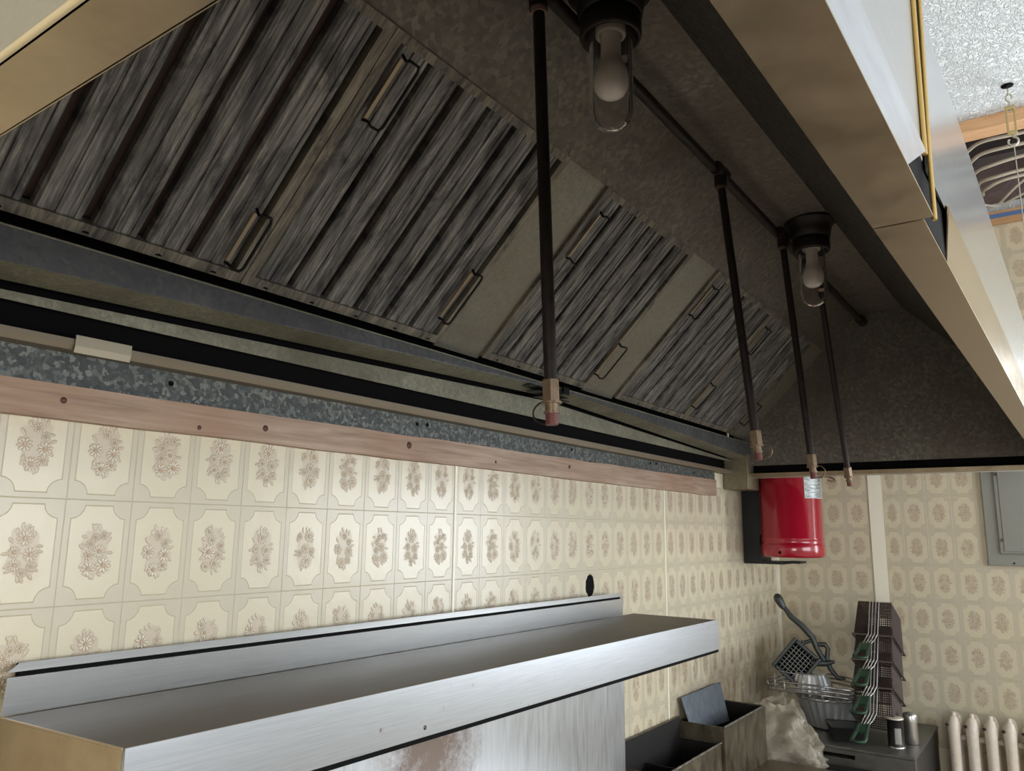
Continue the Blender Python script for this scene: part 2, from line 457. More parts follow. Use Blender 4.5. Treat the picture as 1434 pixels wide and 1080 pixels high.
for x, z in ((.142, .197), (.755, .201), (.79, .203), (1.45, .205), (2.0, .206), (2.05, .209), (2.4, .2)):
    MB().lathe([(0, 0), (.0045, 0), (.0045, .001)], n=10).xf(lambda p: (x + p[0], -.0122 - p[2], z + Z0 + p[1])).build('screw_hole', M_dark, trim2)

# ------------------------------------------------------------------ exhaust hood
hood = empty('exhaust_hood', (1.2, -.6, Z0 + .2), label='long stainless canopy exhaust hood with greasy galvanised lining over the range', cat='exhaust hood')
HO = Vector((1.2, -.6, Z0 + .2))
def hp(mb, name, m, par=None, **kw):
    if par is None: mb.xf(lambda p: Vector(p) - HO)
    o = mb.build(name, m, hood, **kw); return o
def wl(m_):                                              # liner materials read world coordinates through the parent offset
    return m_
XE0, XE1, XI0, XI1, XJ = -.43, 2.845, -.395, 2.805, .07
def yf(x): return -1.1515 - .0205 * x
def fr(mb, pl, x0, x1, t, m=0):                          # sheet whose (dy, z) is measured from the skewed front face
    s_ = sheet(pl, t)
    mb.loft([(x0, yf(x0) + d, z + Z0) for d, z in s_], [(x1, yf(x1) + d, z + Z0) for d, z in s_], m)
    return mb
def fpanel(zb, xa, xb, sa, sb, zt=.43):                           # end x = x at z .25 plus slope * (z - .25)
    b = MB(); P = []
    for d in (0, .0015):
        for x, sl, z in ((xa, sa, zb), (xb, sb, zb), (xb, sb, zt), (xa, sa, zt)):
            q = x + sl * (z - .25); P.append((q, yf(q) + d, Z0 + z))
    b.add(P, [(0, 1, 2, 3), (7, 6, 5, 4), (0, 4, 5, 1), (1, 5, 6, 2), (2, 6, 7, 3), (3, 7, 4, 0)])
    return b
hp(fpanel(.250, XE0, .070, 0, .11), 'fascia_panel', M_steel)
M_fascia = metal_noise('fascia_stainless', S(190, 192, 194), S(200, 202, 204), 9, (.22, .25), 1, (1.2, 40, 40))
hp(fpanel(.252, .093, XE1, .22, 0), 'fascia_panel', M_fascia)
hp(fr(MB(), [(0, .43), (.05, .43)], XE0, XE1, .0015), 'fascia_top', M_steel)
hp(fpanel(.2, XE0, .054, 0, 1.9, .254).xf(lambda p: (p[0], p[1] - .004, p[2])), 'fascia_hem', M_hem)
M_hemfar = metal_noise('reflection_tinted_hem', S(168, 150, 128), S(184, 166, 142), 6, (.15, .18), 1, (2, 10, 10))  # beige wall reflection tinted into the far hem's colour
hp(fr(MB(), [(.004, .2), (-.0015, .254), (.0, .256)], .19, XE1, .0012), 'fascia_hem', M_hemfar)
M_edge = mat('warm_glint_edge', S(214, 180, 112), .8, .35)  # golden colour paints warm light caught along the sheet edges
b = MB(); b.tube([(.0725, yf(.07) - .002, Z0 + .256), (.080, yf(.07) - .002, Z0 + .34), (.090, yf(.07) - .002, Z0 + .43)], .002, 6); hp(b, 'sheet_edge', M_edge)
b = MB(); b.tube([(.083, yf(.09) - .003, Z0 + .205), (.0965, yf(.09) - .002, Z0 + .27), (.114, yf(.09) - .002, Z0 + .35), (.132, yf(.09) - .002, Z0 + .43)], .002, 6); hp(b, 'sheet_edge', M_edge)
# drip lip right round the bottom edge
hp(fr(MB(), [(-.0055, .2), (.0365, .2), (.0365, .214)], XE0, .058, -.0015), 'front_lip', M_lip)
hp(fr(MB(), [(.0015, .2), (.0365, .2), (.0365, .214)], .061, XE1, -.0015), 'front_lip', M_lip)
def lipx(x0, x1, name, y0, y1, z=.2, up=.016, inner=+1):
    b = MB(); b.box(x0, x1, y0, y1, Z0 + z, Z0 + z + .0015)
    xi = x1 if inner > 0 else x0
    b.box(xi - .0008, xi + .0008, y0, y1, Z0 + z, Z0 + z + up); return hp(b, name, M_lip)
lipx(XE0, XI0, 'end_lip', yf(XE0) + .03, -.004)
lipx(XI1 - .005, XE1, 'end_lip', yf(XE1) + .03, -.004, .203, .016, -1)
b = MB(); b.tube([(XE0 - .001, yf(XE0), Z0 + .2015), (XE0 - .001, -.004, Z0 + .2015)], .0022, 6); hp(b, 'end_bead', mat('bright_bead', S(226, 210, 176), .5, .35))
M_backlip = mat('dull_back_lip', S(132, 120, 102), .55, .5)
b = MB(); b.prismx(Zs(*sheet([(-.004, .216), (-.042, .216), (-.046, .224), (-.046, .232)], -.002)), XI0, 2.77); hp(b, 'back_lip', M_backlip)
b = MB(); b.prismx(Zs(*sheet([(-.046, .212), (-.049, .222), (-.049, .238)], -.0015)), -.035, .05); hp(b, 'lip_splice', mat('splice_plate', S(168, 158, 138), .5, .5))
# outer shell
def endpoly(x): return [(yf(x), .2 + Z0), (yf(x), .43 + Z0), (-.78, .93 + Z0), (-.004, .93 + Z0), (-.004, .2 + Z0)]
b = MB(); b.loft([(XE0, y, z) for y, z in endpoly(XE0)], [(XE0 + .0015, y, z) for y, z in endpoly(XE0)]); hp(b, 'end_panel', M_steel)
b = MB(); b.loft([(XE1 - .0015, y, z) for y, z in endpoly(XE1)], [(XE1, y, z) for y, z in endpoly(XE1)]); hp(b, 'end_panel', M_steel)
b = MB(); b.loft([(XE0, y, z + Z0) for y, z in sheet([(yf(XE0) + .03, .43), (-.78, .93), (-.004, .93)], .002)], [(XE1, y, z + Z0) for y, z in sheet([(yf(XE1) + .03, .43), (-.78, .93), (-.004, .93)], .002)]); hp(b, 'roof_panel', M_steel)
# added black sheets paint the shade seen through the gap above the lip
M_gapshade = mat('gap_shade_black', S(13, 12, 12), 0, .8, .1)
b = MB(); b.box(XI0, 2.80, -.009, -.006, Z0 + .217, Z0 + .45); hp(b, 'back_wall', M_gapshade)
b = MB(); b.box(XE1 - .006, XE1 - .003, yf(XE1) + .004, -.008, Z0 + .206, Z0 + .40); hp(b, 'gap_shade', M_gapshade)
b = MB(); b.box(XE0 + .003, XE0 + .006, yf(XE0) + .004, -.008, Z0 + .206, Z0 + .40); hp(b, 'gap_shade', M_gapshade)
b = MB(); b.loft([(XE0 + .008, yf(XE0) + d, Z0 + z) for d, z in ((.003, .206), (.006, .206), (.006, .42), (.003, .42))], [(XE1 - .008, yf(XE1) + d, Z0 + z) for d, z in ((.003, .206), (.006, .206), (.006, .42), (.003, .42))]); hp(b, 'gap_shade', M_gapshade)
# lining
FB = (-.09, .38); FT = (-.44, .727); PKL = (-.578, .863); PKR = (-.752, .872)
def pkr(x): return (-.7205 - .0105 * x, .872)
def zfold(x): return .346 - .0305 * (1.25 - x) if x < 1.25 else .346 - .0375 * (x - 1.25)
def zt0(x): return max(zfold(x) - .021, .2745)
def lin_panel(name, pl, x0, x1, m, t=-.0015):
    b = MB(); b.prismx(Zs(*sheet(pl, t)), x0, x1); return hp(b, name, m)
for x0, x1 in ((XI0, 1.25), (1.25, XI1)):
    b = MB(); pf = lambda x: Zs(*sheet([(-.04, .270), (-.04, zt0(x))], -.0015))
    b.loft([(x0, y, z) for y, z in pf(x0)], [(x1, y, z) for y, z in pf(x1)]); hp(b, 'back_liner', M_trough)
lin_panel('light_panel', [FT, PKL], XI0, XI1, M_liner)
b = MB()
b.loft([(XI0, y, z + Z0) for y, z in sheet([PKL, pkr(XI0)], -.0015)], [(XI1, y, z + Z0) for y, z in sheet([PKL, pkr(XI1)], -.0015)])
hp(b, 'top_panel', M_liner)
M_darkliner = spangle('dark_liner', [S(58, 54, 52), S(64, 60, 57), S(72, 68, 64)], 95, .55, .3)  # darker metal than the other lining panels
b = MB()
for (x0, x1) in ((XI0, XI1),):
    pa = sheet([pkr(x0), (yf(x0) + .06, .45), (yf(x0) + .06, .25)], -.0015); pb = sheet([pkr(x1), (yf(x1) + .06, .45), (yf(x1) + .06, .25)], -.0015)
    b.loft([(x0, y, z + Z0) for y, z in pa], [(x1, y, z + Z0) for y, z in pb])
hp(b, 'front_liner', M_darkliner)
def endliner(x, t):
    P = [(-.041, .252), (-.041, .43), (FB[0], .38), PKL, pkr(x), (yf(x) + .06, .45), (yf(x) + .06, .252)]
    P = [(y, z + Z0) for y, z in P]
    return MB().loft([(x, y, z) for y, z in P], [(x + t, y, z) for y, z in P])
hp(endliner(XI1, .0015), 'end_liner', M_liner)
hp(endliner(XI0, -.0015), 'end_liner', M_liner)
def onslope(x, v, n):                                    # filter plane: v up the slope, n towards the room
    q = math.sqrt(.5); return Vector((x, FB[0] - v * q - n * q, FB[1] + v * q - n * q + Z0))
LV = .495
def slab(x0, x1, v0, v1, n0, n1, m=0, mb=None):
    mb = mb or MB(); P = []
    for n in (n0, n1):
        for (x, v) in ((x0, v0), (x1, v0), (x1, v1), (x0, v1)): P.append(onslope(x, v, n))
    return mb.add(P, [(3, 2, 1, 0), (4, 5, 6, 7), (0, 1, 5, 4), (1, 2, 6, 5), (2, 3, 7, 6), (3, 0, 4, 7)], m)
for x0, x1 in ((XI0, -.325), (.722, .884), (1.388, 1.572), (2.636, XI1)):
    hp(slab(x0, x1, -.01, LV, -.004, .0015), 'filler_plate', M_filler)
M_tfront = spangle('shaded_trough_front', [S(84, 86, 88), S(94, 96, 96), S(108, 108, 106)], 120, .55, .4, S(72, 72, 74))  # trough metal darkened to paint shade on its front wall
# grease trough, falling from the middle to both ends
def zfold(x): return .346 - .0305 * (1.25 - x) if x < 1.25 else .346 - .0375 * (x - 1.25)
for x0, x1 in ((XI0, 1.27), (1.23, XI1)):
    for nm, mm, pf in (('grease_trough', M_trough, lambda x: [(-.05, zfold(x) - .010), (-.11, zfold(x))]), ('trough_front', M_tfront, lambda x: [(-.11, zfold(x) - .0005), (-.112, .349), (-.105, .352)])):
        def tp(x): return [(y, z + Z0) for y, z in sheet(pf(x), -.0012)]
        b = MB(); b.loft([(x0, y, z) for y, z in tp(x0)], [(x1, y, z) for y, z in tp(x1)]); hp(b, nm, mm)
b = MB(); b.tube([(XI0, -.1125, Z0 + .350), (XI1, -.1125, Z0 + .350)], .0016, 6); hp(b, 'trough_rim', M_trough)
b = MB()
for k, (xa, xb, dz) in enumerate(((1.07, 1.24, 0), (1.12, 1.27, -.007), (1.17, 1.30, -.013))):
    b.box(xa, xb, -.118 + k * .012, -.08 + k * .012, Z0 + .335 + dz, Z0 + .337 + dz)
b.box(1.225, 1.255, -.121, -.115, Z0 + .333, Z0 + .353)
hp(b, 'trough_clip', M_wireblk)
M_block = spangle('corner_box_metal', [S(128, 118, 96), S(140, 130, 108), S(150, 142, 120)], 160, .5, .45)
b = MB(); b.box(2.76, 2.9, -.111, -.004, Z0 + .150, Z0 + .277)
o = hp(b, 'corner_box', M_block); bevel(o, .002)
b = MB(); b.prismx(Zs((-.111, .277), (-.03, .277), (-.004, .30), (-.111, .30)), 2.755, 2.80); hp(b, 'corner_gusset', M_block)

# ------------------------------------------------------------------ baffle filters
def make_filter(x0, x1, nb, label, seed, ang, handles):
    rf = random.Random(seed)
    f = empty('baffle_filter', onslope((x0 + x1) / 2, 0, 0), label=label, cat='grease filter', group='grease filters in the hood')
    off = onslope((x0 + x1) / 2, 0, 0)
    def part(mb, name, m): mb.xf(lambda p: Vector(p) - off); return mb.build(name, m, f)
    rw_ = .020
    def streak(o): return o
    part(slab(x0 + .001, x1 - .001, 0, rw_ * .95, -.010, .010), 'bottom_rail', M_frame)
    part(slab(x0 + .001, x1 - .001, LV - rw_ * .8, LV, -.010, .010), 'top_rail', M_frame)
    part(slab(x0 + .001, x0 + rw_, rw_ * .95, LV - rw_ * .8, -.010, .0095), 'side_rail', M_frame)
    part(slab(x1 - rw_, x1 - .001, rw_ * .95, LV - rw_ * .8, -.010, .0095), 'side_rail', M_frame)
    u0, u1 = x0 + rw_ + .004, x1 - rw_ - .004
    pitch = (u1 - u0 + .012) / nb
    va, vb = rw_ * .9, LV - rw_ * .75
    for k in range(nb):
        a = u0 + k * pitch + rf.uniform(-.0015, .0015); c = a + pitch - .0165
        prof = [(a, -.014), (a, .0), (a + .004, .0045), (a + .012, .0052), (a + .0135, .0030), ((a + c) / 2 - .005, .0026), ((a + c) / 2 - .004, .0052), ((a + c) / 2 + .006, .0055), ((a + c) / 2 + .0075, .0028), (c - .012, .0028), (c - .0108, .0050), (c - .003, .0045), (c, .0), (c, -.014)]
        n = len(prof); tw = rf.uniform(-.0015, .0015)
        V = [onslope(u, va, n_) for u, n_ in prof] + [onslope(u + tw, vb, n_) for u, n_ in prof]
        b = MB().add(V, [(i, i + 1, n + i + 1, n + i) for i in range(n - 1)])
        part(b, 'baffle', M_baffle)
    for k in range(nb - 1):
        a = u0 + (k + 1) * pitch - .0165 - .008; c = a + .0325
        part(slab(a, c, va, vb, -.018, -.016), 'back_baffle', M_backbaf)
    # drain holes along the bottom rail
    for k in range(5):
        xx = x0 + .05 + k * (x1 - x0 - .1) / 4 + rf.uniform(-.01, .01)
        V = [onslope(xx + .006 * math.cos(t * math.pi / 4), .004 + .004 * max(0, math.sin(t * math.pi / 4)), .0106) for t in range(8)]
        part(MB().add(V, [tuple(range(8))]), 'drain_hole', M_dark)
    for (hx, hv0, hv1, wd) in handles:
        pts = []
        for (x, v, n_) in ((hx, hv0, .008), (hx, hv0 + .004, .022), (hx + wd * .2, hv0, .026), (hx + wd * .85, hv0, .026), (hx + wd, hv0 + .008, .026), (hx + wd, hv1 - .008, .026), (hx + wd * .85, hv1, .026), (hx + wd * .2, hv1, .026), (hx, hv1 - .004, .022), (hx, hv1, .008)):
            pts.append(onslope(x, v, n_))
        part(MB().tube(pts, .0026, 6), 'handle', M_wireblk)
        part(slab(hx - .004, hx + .003, hv0 + .006, hv1 - .006, .009, .0135), 'handle_plate', M_ledge)
    return f
make_filter(-.325, .200, 6, 'nearest blackened baffle filter, cut by the near lip of the hood', 1, 0, ((.155, .028, .135, .024),))
make_filter(.200, .722, 6, 'second baffle filter from the near end, behind the first hanging pipe', 2, 0, ((.236, .345, .465, .028), (.672, .06, .19, .022)))
make_filter(.884, 1.388, 6, 'middle baffle filter standing alone between two plain filler plates', 3, 0, ((.918, .31, .44, .024), (1.372, .055, .17, .03)))
make_filter(1.572, 2.104, 6, 'baffle filter just past the second filler plate, behind the second hanging pipe', 4, 0, ((1.60, .34, .45, .026), (2.085, .06, .17, .022)))
make_filter(2.104, 2.636, 7, 'farthest and smallest looking baffle filter beside the end wall of the hood', 5, 0, ((2.13, .33, .44, .026), (2.60, .06, .17, .022)))

# ------------------------------------------------------------------ fire suppression pipe with four drops
PY, PZ = -.603, Z0 + .815
sup = empty('suppression_pipe', (1.2, PY, PZ), label='black iron fire suppression pipe with four hanging nozzles under the hood', cat='pipe')
SO = Vector((1.2, PY, PZ))
def sp_(mb, name, m, par=None): mb.xf(lambda p: Vector(p) - SO); o = mb.build(name, m, par or sup); return o
sp_(MB().tube([(-.36, PY, PZ + .012), (2.78, PY, PZ + .012)], .0115, 12), 'main_pipe', M_blackpipe)
sp_(MB().tube([(2.74, PY, PZ + .012), (2.80, PY, PZ + .012)], .018, 10), 'end_elbow', M_blackpipe)
drops = [((.360, -.600, .800), (.366, -.622, .176), .0098, 1, 1), ((1.156, -.608, .800), (1.156, -.664, .186), .0098, -1, 1), ((1.651, -.612, .800), (1.651, -.657, .176), .0098, -1, 1), ((2.10, -.604, .800), (2.30, -.612, .190), .0098, 1, 0)]
for T, B, r, sgn, ring in drops:
    T = Vector(T); B = Vector(B); T.z += Z0; B.z += Z0
    d = (B - T).normalized()
    sp_(MB().tube([T + Vector((-.03, 0, .027)), T + Vector((.03, 0, .027))], .0165, 10).tube([T + Vector((0, 0, .025)), T - Vector((0, 0, .012))], .0155, 10), 'tee', M_blackpipe)
    sp_(MB().tube([T - Vector((0, 0, .011)), T + d * .02], .0125, 10), 'collar', mat('pinkish_joint', S(150, 116, 108), .2, .5) if sgn > 0 else M_brass)
    sp_(MB().tube([T, B], r, 12), 'drop_pipe', M_blackpipe)
    nz = sp_(MB().tube([B - d * .002, B + d * .030], .0135, 6, smooth=False).tube([B + d * .030, B + d * .033], .0155, 10).tube([B + d * .033, B + d * .046], .0095, 10).tube([B + d * .044, B + d * .0475], .0115, 10), 'nozzle', M_brass)
    sp_(MB().tube([B + d * .046, B + d * .064], [.0088, .0095], 10), 'cap', M_cap, nz)
    if ring:
        c = B + d * .045; pts = []
        for k in range(11):
            a = -math.pi * .5 + math.pi * k / 10
            pts.append(c + Vector((0, sgn * (.008 + .024 * math.cos(a)), .017 * math.sin(a))))
        sp_(MB().tube(pts, .0014, 6), 'cap_strap', M_blackpipe if sgn > 0 else M_brass, nz)

# ------------------------------------------------------------------ vapour-proof lamps
M_bakel = mat('dark_lamp_housing', S(40, 33, 33), .3, .5)
M_sock = mat('porcelain', S(190, 178, 166), 0, .4)
M_bulb = mat('opal_bulb', S(228, 220, 214), 0, .25)
bsdf(M_bulb).inputs['Subsurface Weight'].default_value = .2
M_glass = mat('clear_glass', (1, 1, 1, 1), 0, .02)
bsdf(M_glass).inputs['Transmission Weight'].default_value = 1.0
bsdf(M_glass).inputs['IOR'].default_value = 1.12
def lamp(x, y, label):
    o = empty('hood_lamp', (x, y, Z0 + .868), label=label, cat='lamp', group='jar lamps in the hood')
    zc = lambda z: z - .868
    MB().lathe([(0, zc(.868)), (.072, zc(.868)), (.073, zc(.862)), (.062, zc(.858)), (.057, zc(.835)), (.054, zc(.815)), (.050, zc(.813)), (0, zc(.813))], n=32).build('housing', M_bakel, o)
    MB().lathe([(.047, zc(.818)), (.0515, zc(.818)), (.0520, zc(.780)), (.050, zc(.774)), (.046, zc(.774)), (.045, zc(.800)), (.0, zc(.800))], n=32).build('collar', M_bakel, o)
    MB().lathe([(0, zc(.802)), (.026, zc(.802)), (.026, zc(.783)), (.024, zc(.780)), (.019, zc(.780)), (.019, zc(.798))], n=24).build('socket', M_sock, o)
    MB().lathe([(.0165, zc(.80)), (.0168, zc(.765)), (.0172, zc(.742)), (.0200, zc(.732)), (.0262, zc(.721)), (.0295, zc(.709)), (.0302, zc(.698)), (.0280, zc(.685)), (.0225, zc(.675)), (.013, zc(.669)), (0, zc(.667))], n=28).build('bulb', M_bulb, o)
    prof = [(.0365, .800), (.0365, .655), (.0355, .640), (.031, .6265), (.023, .6165), (.012, .611), (0, .6095)]
    inner = [(max(r - .0018, 0), z + (.0018 if z < .65 else 0)) for r, z in prof]
    MB().lathe([(r, zc(z)) for r, z in prof] + [(r, zc(z)) for r, z in reversed(inner)] , n=32).build('glass_jar', M_glass, o)
    return o
lamp(.478, -.668, 'large looking jar lamp with white bulb beside the first hanging pipe')
lamp(1.700, -.680, 'smaller looking jar lamp deeper in the hood beside the third hanging pipe')

# ------------------------------------------------------------------ range with high shelf
M_apron = metal_noise('spotted_stainless', S(164, 167, 173), S(178, 181, 187), 9, (.31, .33), 1, (1.2, 40, 40))
_sf = noise(M_apron, coords(M_apron, (1, 1, .55)), 55, 3, .6, .3)
_sk = bsdf(M_apron).inputs['Base Color'].links[0].from_socket
L(M_apron, mix(M_apron, ramp(M_apron, _sf, [(.70, g(0)), (.76, g(.75))]), _sk, S(112, 84, 60)), bsdf(M_apron).inputs['Base Color'])
rng = empty('restaurant_range', (0, 0, 0), (0, 0, -.0185), label='stainless range with high shelf and stained back riser below the hood', cat='range')
def sh(pl, x0, x1, t, name, m, par=rng):
    return MB().prismx(Zs(*sheet(pl, t)), x0, x1).build(name, m, par)
SX0, SX1 = -.052, 1.765
shelf = sh([(-.022, -.2935), (-.297, -.2935)], SX0, SX1, .002, 'shelf', M_shelftop)
sh([(-.299, -.2925), (-.301, -.376), (-.292, -.378)], SX0, SX1, -.0025, 'apron', M_apron, shelf)
MB().box(SX0 + .002, SX1 - .002, -.3015, -.29, Z0 - .3845, Z0 - .3775).build('apron_shade_strip', M_dark, shelf)  # dark strip put in for the shadow gap below the apron
P = Zs((-.02, -.2945), (-.297, -.2945), (-.2985, -.376), (-.02, -.376))
MB().prismx(P, SX0 - .0015, SX0).build('end_cap', M_lip, shelf)
MB().prismx(P, SX1, SX1 + .0015).build('end_cap', M_lip, shelf)
MB().tube([(SX0 - .001, -.02, Z0 - .2935), (SX0 - .001, -.298, Z0 - .2935)], .0018, 6).build('end_bead', M_lip, shelf)
guard = sh([(-.022, -.2925), (-.026, -.243), (-.016, -.243)], SX0 + .002, 1.69, -.0015, 'back_guard', M_steel)
b = MB()
pf = sheet([(-.024, -.2365), (-.0205, -.2255)], -.0015)
b.loft([(SX0 + (.002 if z < -.232 else .018), y, z + Z0) for y, z in pf], [(1.69 - (0 if z < -.232 else .014), y, z + Z0) for y, z in pf])
b.build('guard_flange', M_steel, guard)
MB().box(SX0 + .02, 1.68, -.019, -.008, Z0 - .293, Z0 - .2275).build('guard_gap', M_dark, guard)
# riser with rust stains
M_riser = metal_noise('stained_riser', S(176, 178, 182), S(194, 196, 200), 7, (.32, .45), .9, (20, 20, 1.4))
_v = coords(M_riser, (1, 1, 1))
_f = noise(M_riser, _v, 22, 8, .8, .3)
_g = N(M_riser, 'ShaderNodeTexGradient', gradient_type='SPHERICAL')
_mp = N(M_riser, 'ShaderNodeMapping'); _t = N(M_riser, 'ShaderNodeTexCoord')
_mp.inputs['Location'].default_value = (-.80 * 3.4, 0, -(Z0 - .50) * 3.4); _mp.inputs['Scale'].default_value = (3.4, 0.01, 3.4)
L(M_riser, _t.outputs['Object'], _mp.inputs['Vector']); L(M_riser, _mp.outputs[0], _g.inputs[0])
_m = N(M_riser, 'ShaderNodeMath', operation='MULTIPLY'); L(M_riser, _g.outputs['Fac'], _m.inputs[0]); L(M_riser, _f, _m.inputs[1])
_rc = bsdf(M_riser).inputs['Base Color'].links[0].from_socket
L(M_riser, mix(M_riser, ramp(M_riser, _m.outputs[0], [(.20, g(0)), (.40, g(.85))]), _rc, S(104, 76, 50)), bsdf(M_riser).inputs['Base Color'])
L(M_riser, ramp(M_riser, _m.outputs[0], [(.20, g(.95)), (.40, g(.1))]), bsdf(M_riser).inputs['Metallic'])
MB().box(SX0 + .05, 1.672, -.034, -.012, Z0 - .845, Z0 - .296).build('riser', M_riser, rng)
MB().box(SX0, 1.70, -.76, -.012, .15, Z0 - .845).build('body', M_steel, rng)
MB().box(SX0 + .05, 1.65, -.70, -.03, 0, .15).build('plinth', M_dark, rng)
for k in range(3):
    x0 = SX0 + .04 + k * .58
    d_ = MB().box(x0, x0 + .54, -.785, -.76, .25, .78).build('door', M_steel, rng)
    MB().tube([(x0 + .06, -.785, .72), (x0 + .06, -.82, .72), (x0 + .48, -.82, .72), (x0 + .48, -.785, .72)], .01, 8).build('handle', M_steel, d_)
def skew_left(o):
    for v in o.data.vertices:
        if v.co.x < .1: v.co.x += -.0106 + (-v.co.y - .022) * .0876
    for c in o.children: skew_left(c)
skew_left(shelf); skew_left(guard)
M_fast = mat('screw', S(92, 84, 78), .8, .4)
MB().lathe([(0, 0), (.005, 0), (.004, .002), (0, .003)], n=10).xf(lambda p: (.475 + p[0], -.3012 - p[2], Z0 - .362 + p[1])).build('screw', M_fast, shelf)

# ------------------------------------------------------------------ griddle with open flue boxes
M_flue = metal_noise('greasy_flue_steel', S(92, 84, 70), S(138, 128, 108), 14, (.3, .5), .8, (2, 2, 1))
M_fluein = mat('dark_flue_inside', S(24, 21, 20), .2, .6)  # near-black lining for the open boxes
gr = empty('griddle', (2.2, -.4, 0), label='greasy steel griddle range with two open flue boxes at the wall', cat='griddle')
GO = Vector((2.2, -.4, 0))
def gp(mb, name, m, par=None, **kw): mb.xf(lambda p: Vector(p) - GO); return mb.build(name, m, par or gr, **kw)
def openbox(x0, x1, y0, y1, zb, zt, t=.004, zback=None):
    b = MB(); zk = zback or zt
    b.box(x0, x1, y0, y0 + t, zb, zt); b.box(x0, x1, y1 - t, y1, zb, zk)
    b.box(x0, x0 + t, y0 + t, y1 - t, zb, zt); b.box(x1 - t, x1, y0 + t, y1 - t, zb, zt)
    b.box(x0 + t, x1 - t, y0 + t, y1 - t, zb, zb + t)
    return b
def fluebox(x0, x1, y0, y1, zb, zt, name, zback=None):
    o = gp(openbox(x0, x1, y0, y1, zb, zt, .004, zback), name, M_flue)
    b = openbox(x0 + .0045, x1 - .0045, y0 + .0045, y1 - .0045, zb + .005, zt - .004, .001, (zback or zt) - .003)
    gp(b, 'lining', M_fluein, o)
    rim = [(x0, y0, zt), (x1, y0, zt)]
    gp(MB().tube(rim, .0035, 6), 'rim', M_frame, o)
    return o
fluebox(2.20, 2.65, -.176, -.012, Z0 - .90, Z0 - .700, 'flue_box')
fluebox(1.725, 2.195, -.166, -.012, Z0 - .95, Z0 - .750, 'flue_box', Z0 - .682)
gp(MB().box(1.9, 1.905, -.16, -.02, Z0 - .94, Z0 - .775), 'divider', M_fluein)
gp(MB().box(1.725, 2.66, -.80, -.176, .16, Z0 - .90), 'body', M_flue)
gp(MB().box(1.725, 2.66, -.176, -.012, .16, Z0 - .955), 'back_body', M_flue)
gp(MB().box(1.76, 2.62, -.74, -.05, 0, .16), 'plinth', M_dark)
# loose steel sheet leaning inside the far flue box
M_sheet = metal_noise('blued_steel_sheet', S(104, 112, 122), S(134, 142, 150), 12, (.35, .5), .8, (8, 8, 1.5))
st = MB().add([(2.16, -.052, Z0 - .74), (2.57, -.06, Z0 - .76), (2.585, -.022, Z0 - .622), (2.15, -.018, Z0 - .622), (2.16, -.050, Z0 - .74), (2.57, -.058, Z0 - .76), (2.585, -.020, Z0 - .622), (2.15, -.016, Z0 - .622)],
        [(0, 1, 2, 3), (7, 6, 5, 4), (0, 4, 5, 1), (1, 5, 6, 2), (2, 6, 7, 3), (3, 7, 4, 0)]).xf(lambda p: (p[0] + (.055 if p[0] < 2.3 else 0), p[1], p[2])).build('steel_sheet', M_sheet, label='blue grey steel sheet leaning against tiles inside the open flue box', cat='sheet metal')

# ------------------------------------------------------------------ corner oven, its clutter
TZ = Z0 - .85
ov = empty('corner_oven', (3.12, -.34, 0), label='dark grey steel oven in the corner carrying the fry baskets', cat='oven')
OO = Vector((3.12, -.34, 0))
M_oven = metal_noise('dull_oven_steel', S(96, 94, 90), S(124, 122, 116), 9, (.35, .5), .7)
M_ovens = mat('oven_side', S(66, 64, 62), .4, .5)
def op(mb, name, m, par=None): mb.xf(lambda p: Vector(p) - OO); return mb.build(name, m, par or ov)
bevel(op(MB().box(2.822, 3.446, -.672, -.02, TZ - .012, TZ), 'top', M_oven), .003)
op(MB().box(2.83, 3.44, -.668, -.024, .12, TZ - .07), 'body', M_ovens)
op(MB().box(2.824, 2.86, -.670, -.46, TZ - .07, TZ - .012).box(2.824, 2.86, -.29, -.022, TZ - .07, TZ - .012).box(2.824, 2.86, -.46, -.29, TZ - .027, TZ - .012).box(2.824, 2.86, -.46, -.29, TZ - .07, TZ - .042), 'front_rail', M_oven)
op(MB().box(2.86, 2.865, -.47, -.28, TZ - .06, TZ - .014), 'slot', M_dark)
for ya, yb in ((-.670, -.664), (-.03, -.024)): op(MB().box(2.86, 3.44, ya, yb, TZ - .07, TZ - .012), 'side_rail', M_ovens)
dd = op(MB().box(2.79, 2.83, -.64, -.05, .22, TZ - .10), 'door', M_dark)
op(MB().tube([(2.79, -.60, TZ - .15), (2.755, -.60, TZ - .15), (2.755, -.09, TZ - .15), (2.79, -.09, TZ - .15)], .01, 8), 'handle', M_oven, dd)
op(MB().box(2.86, 3.42, -.65, -.05, 0, .12), 'plinth', M_dark)

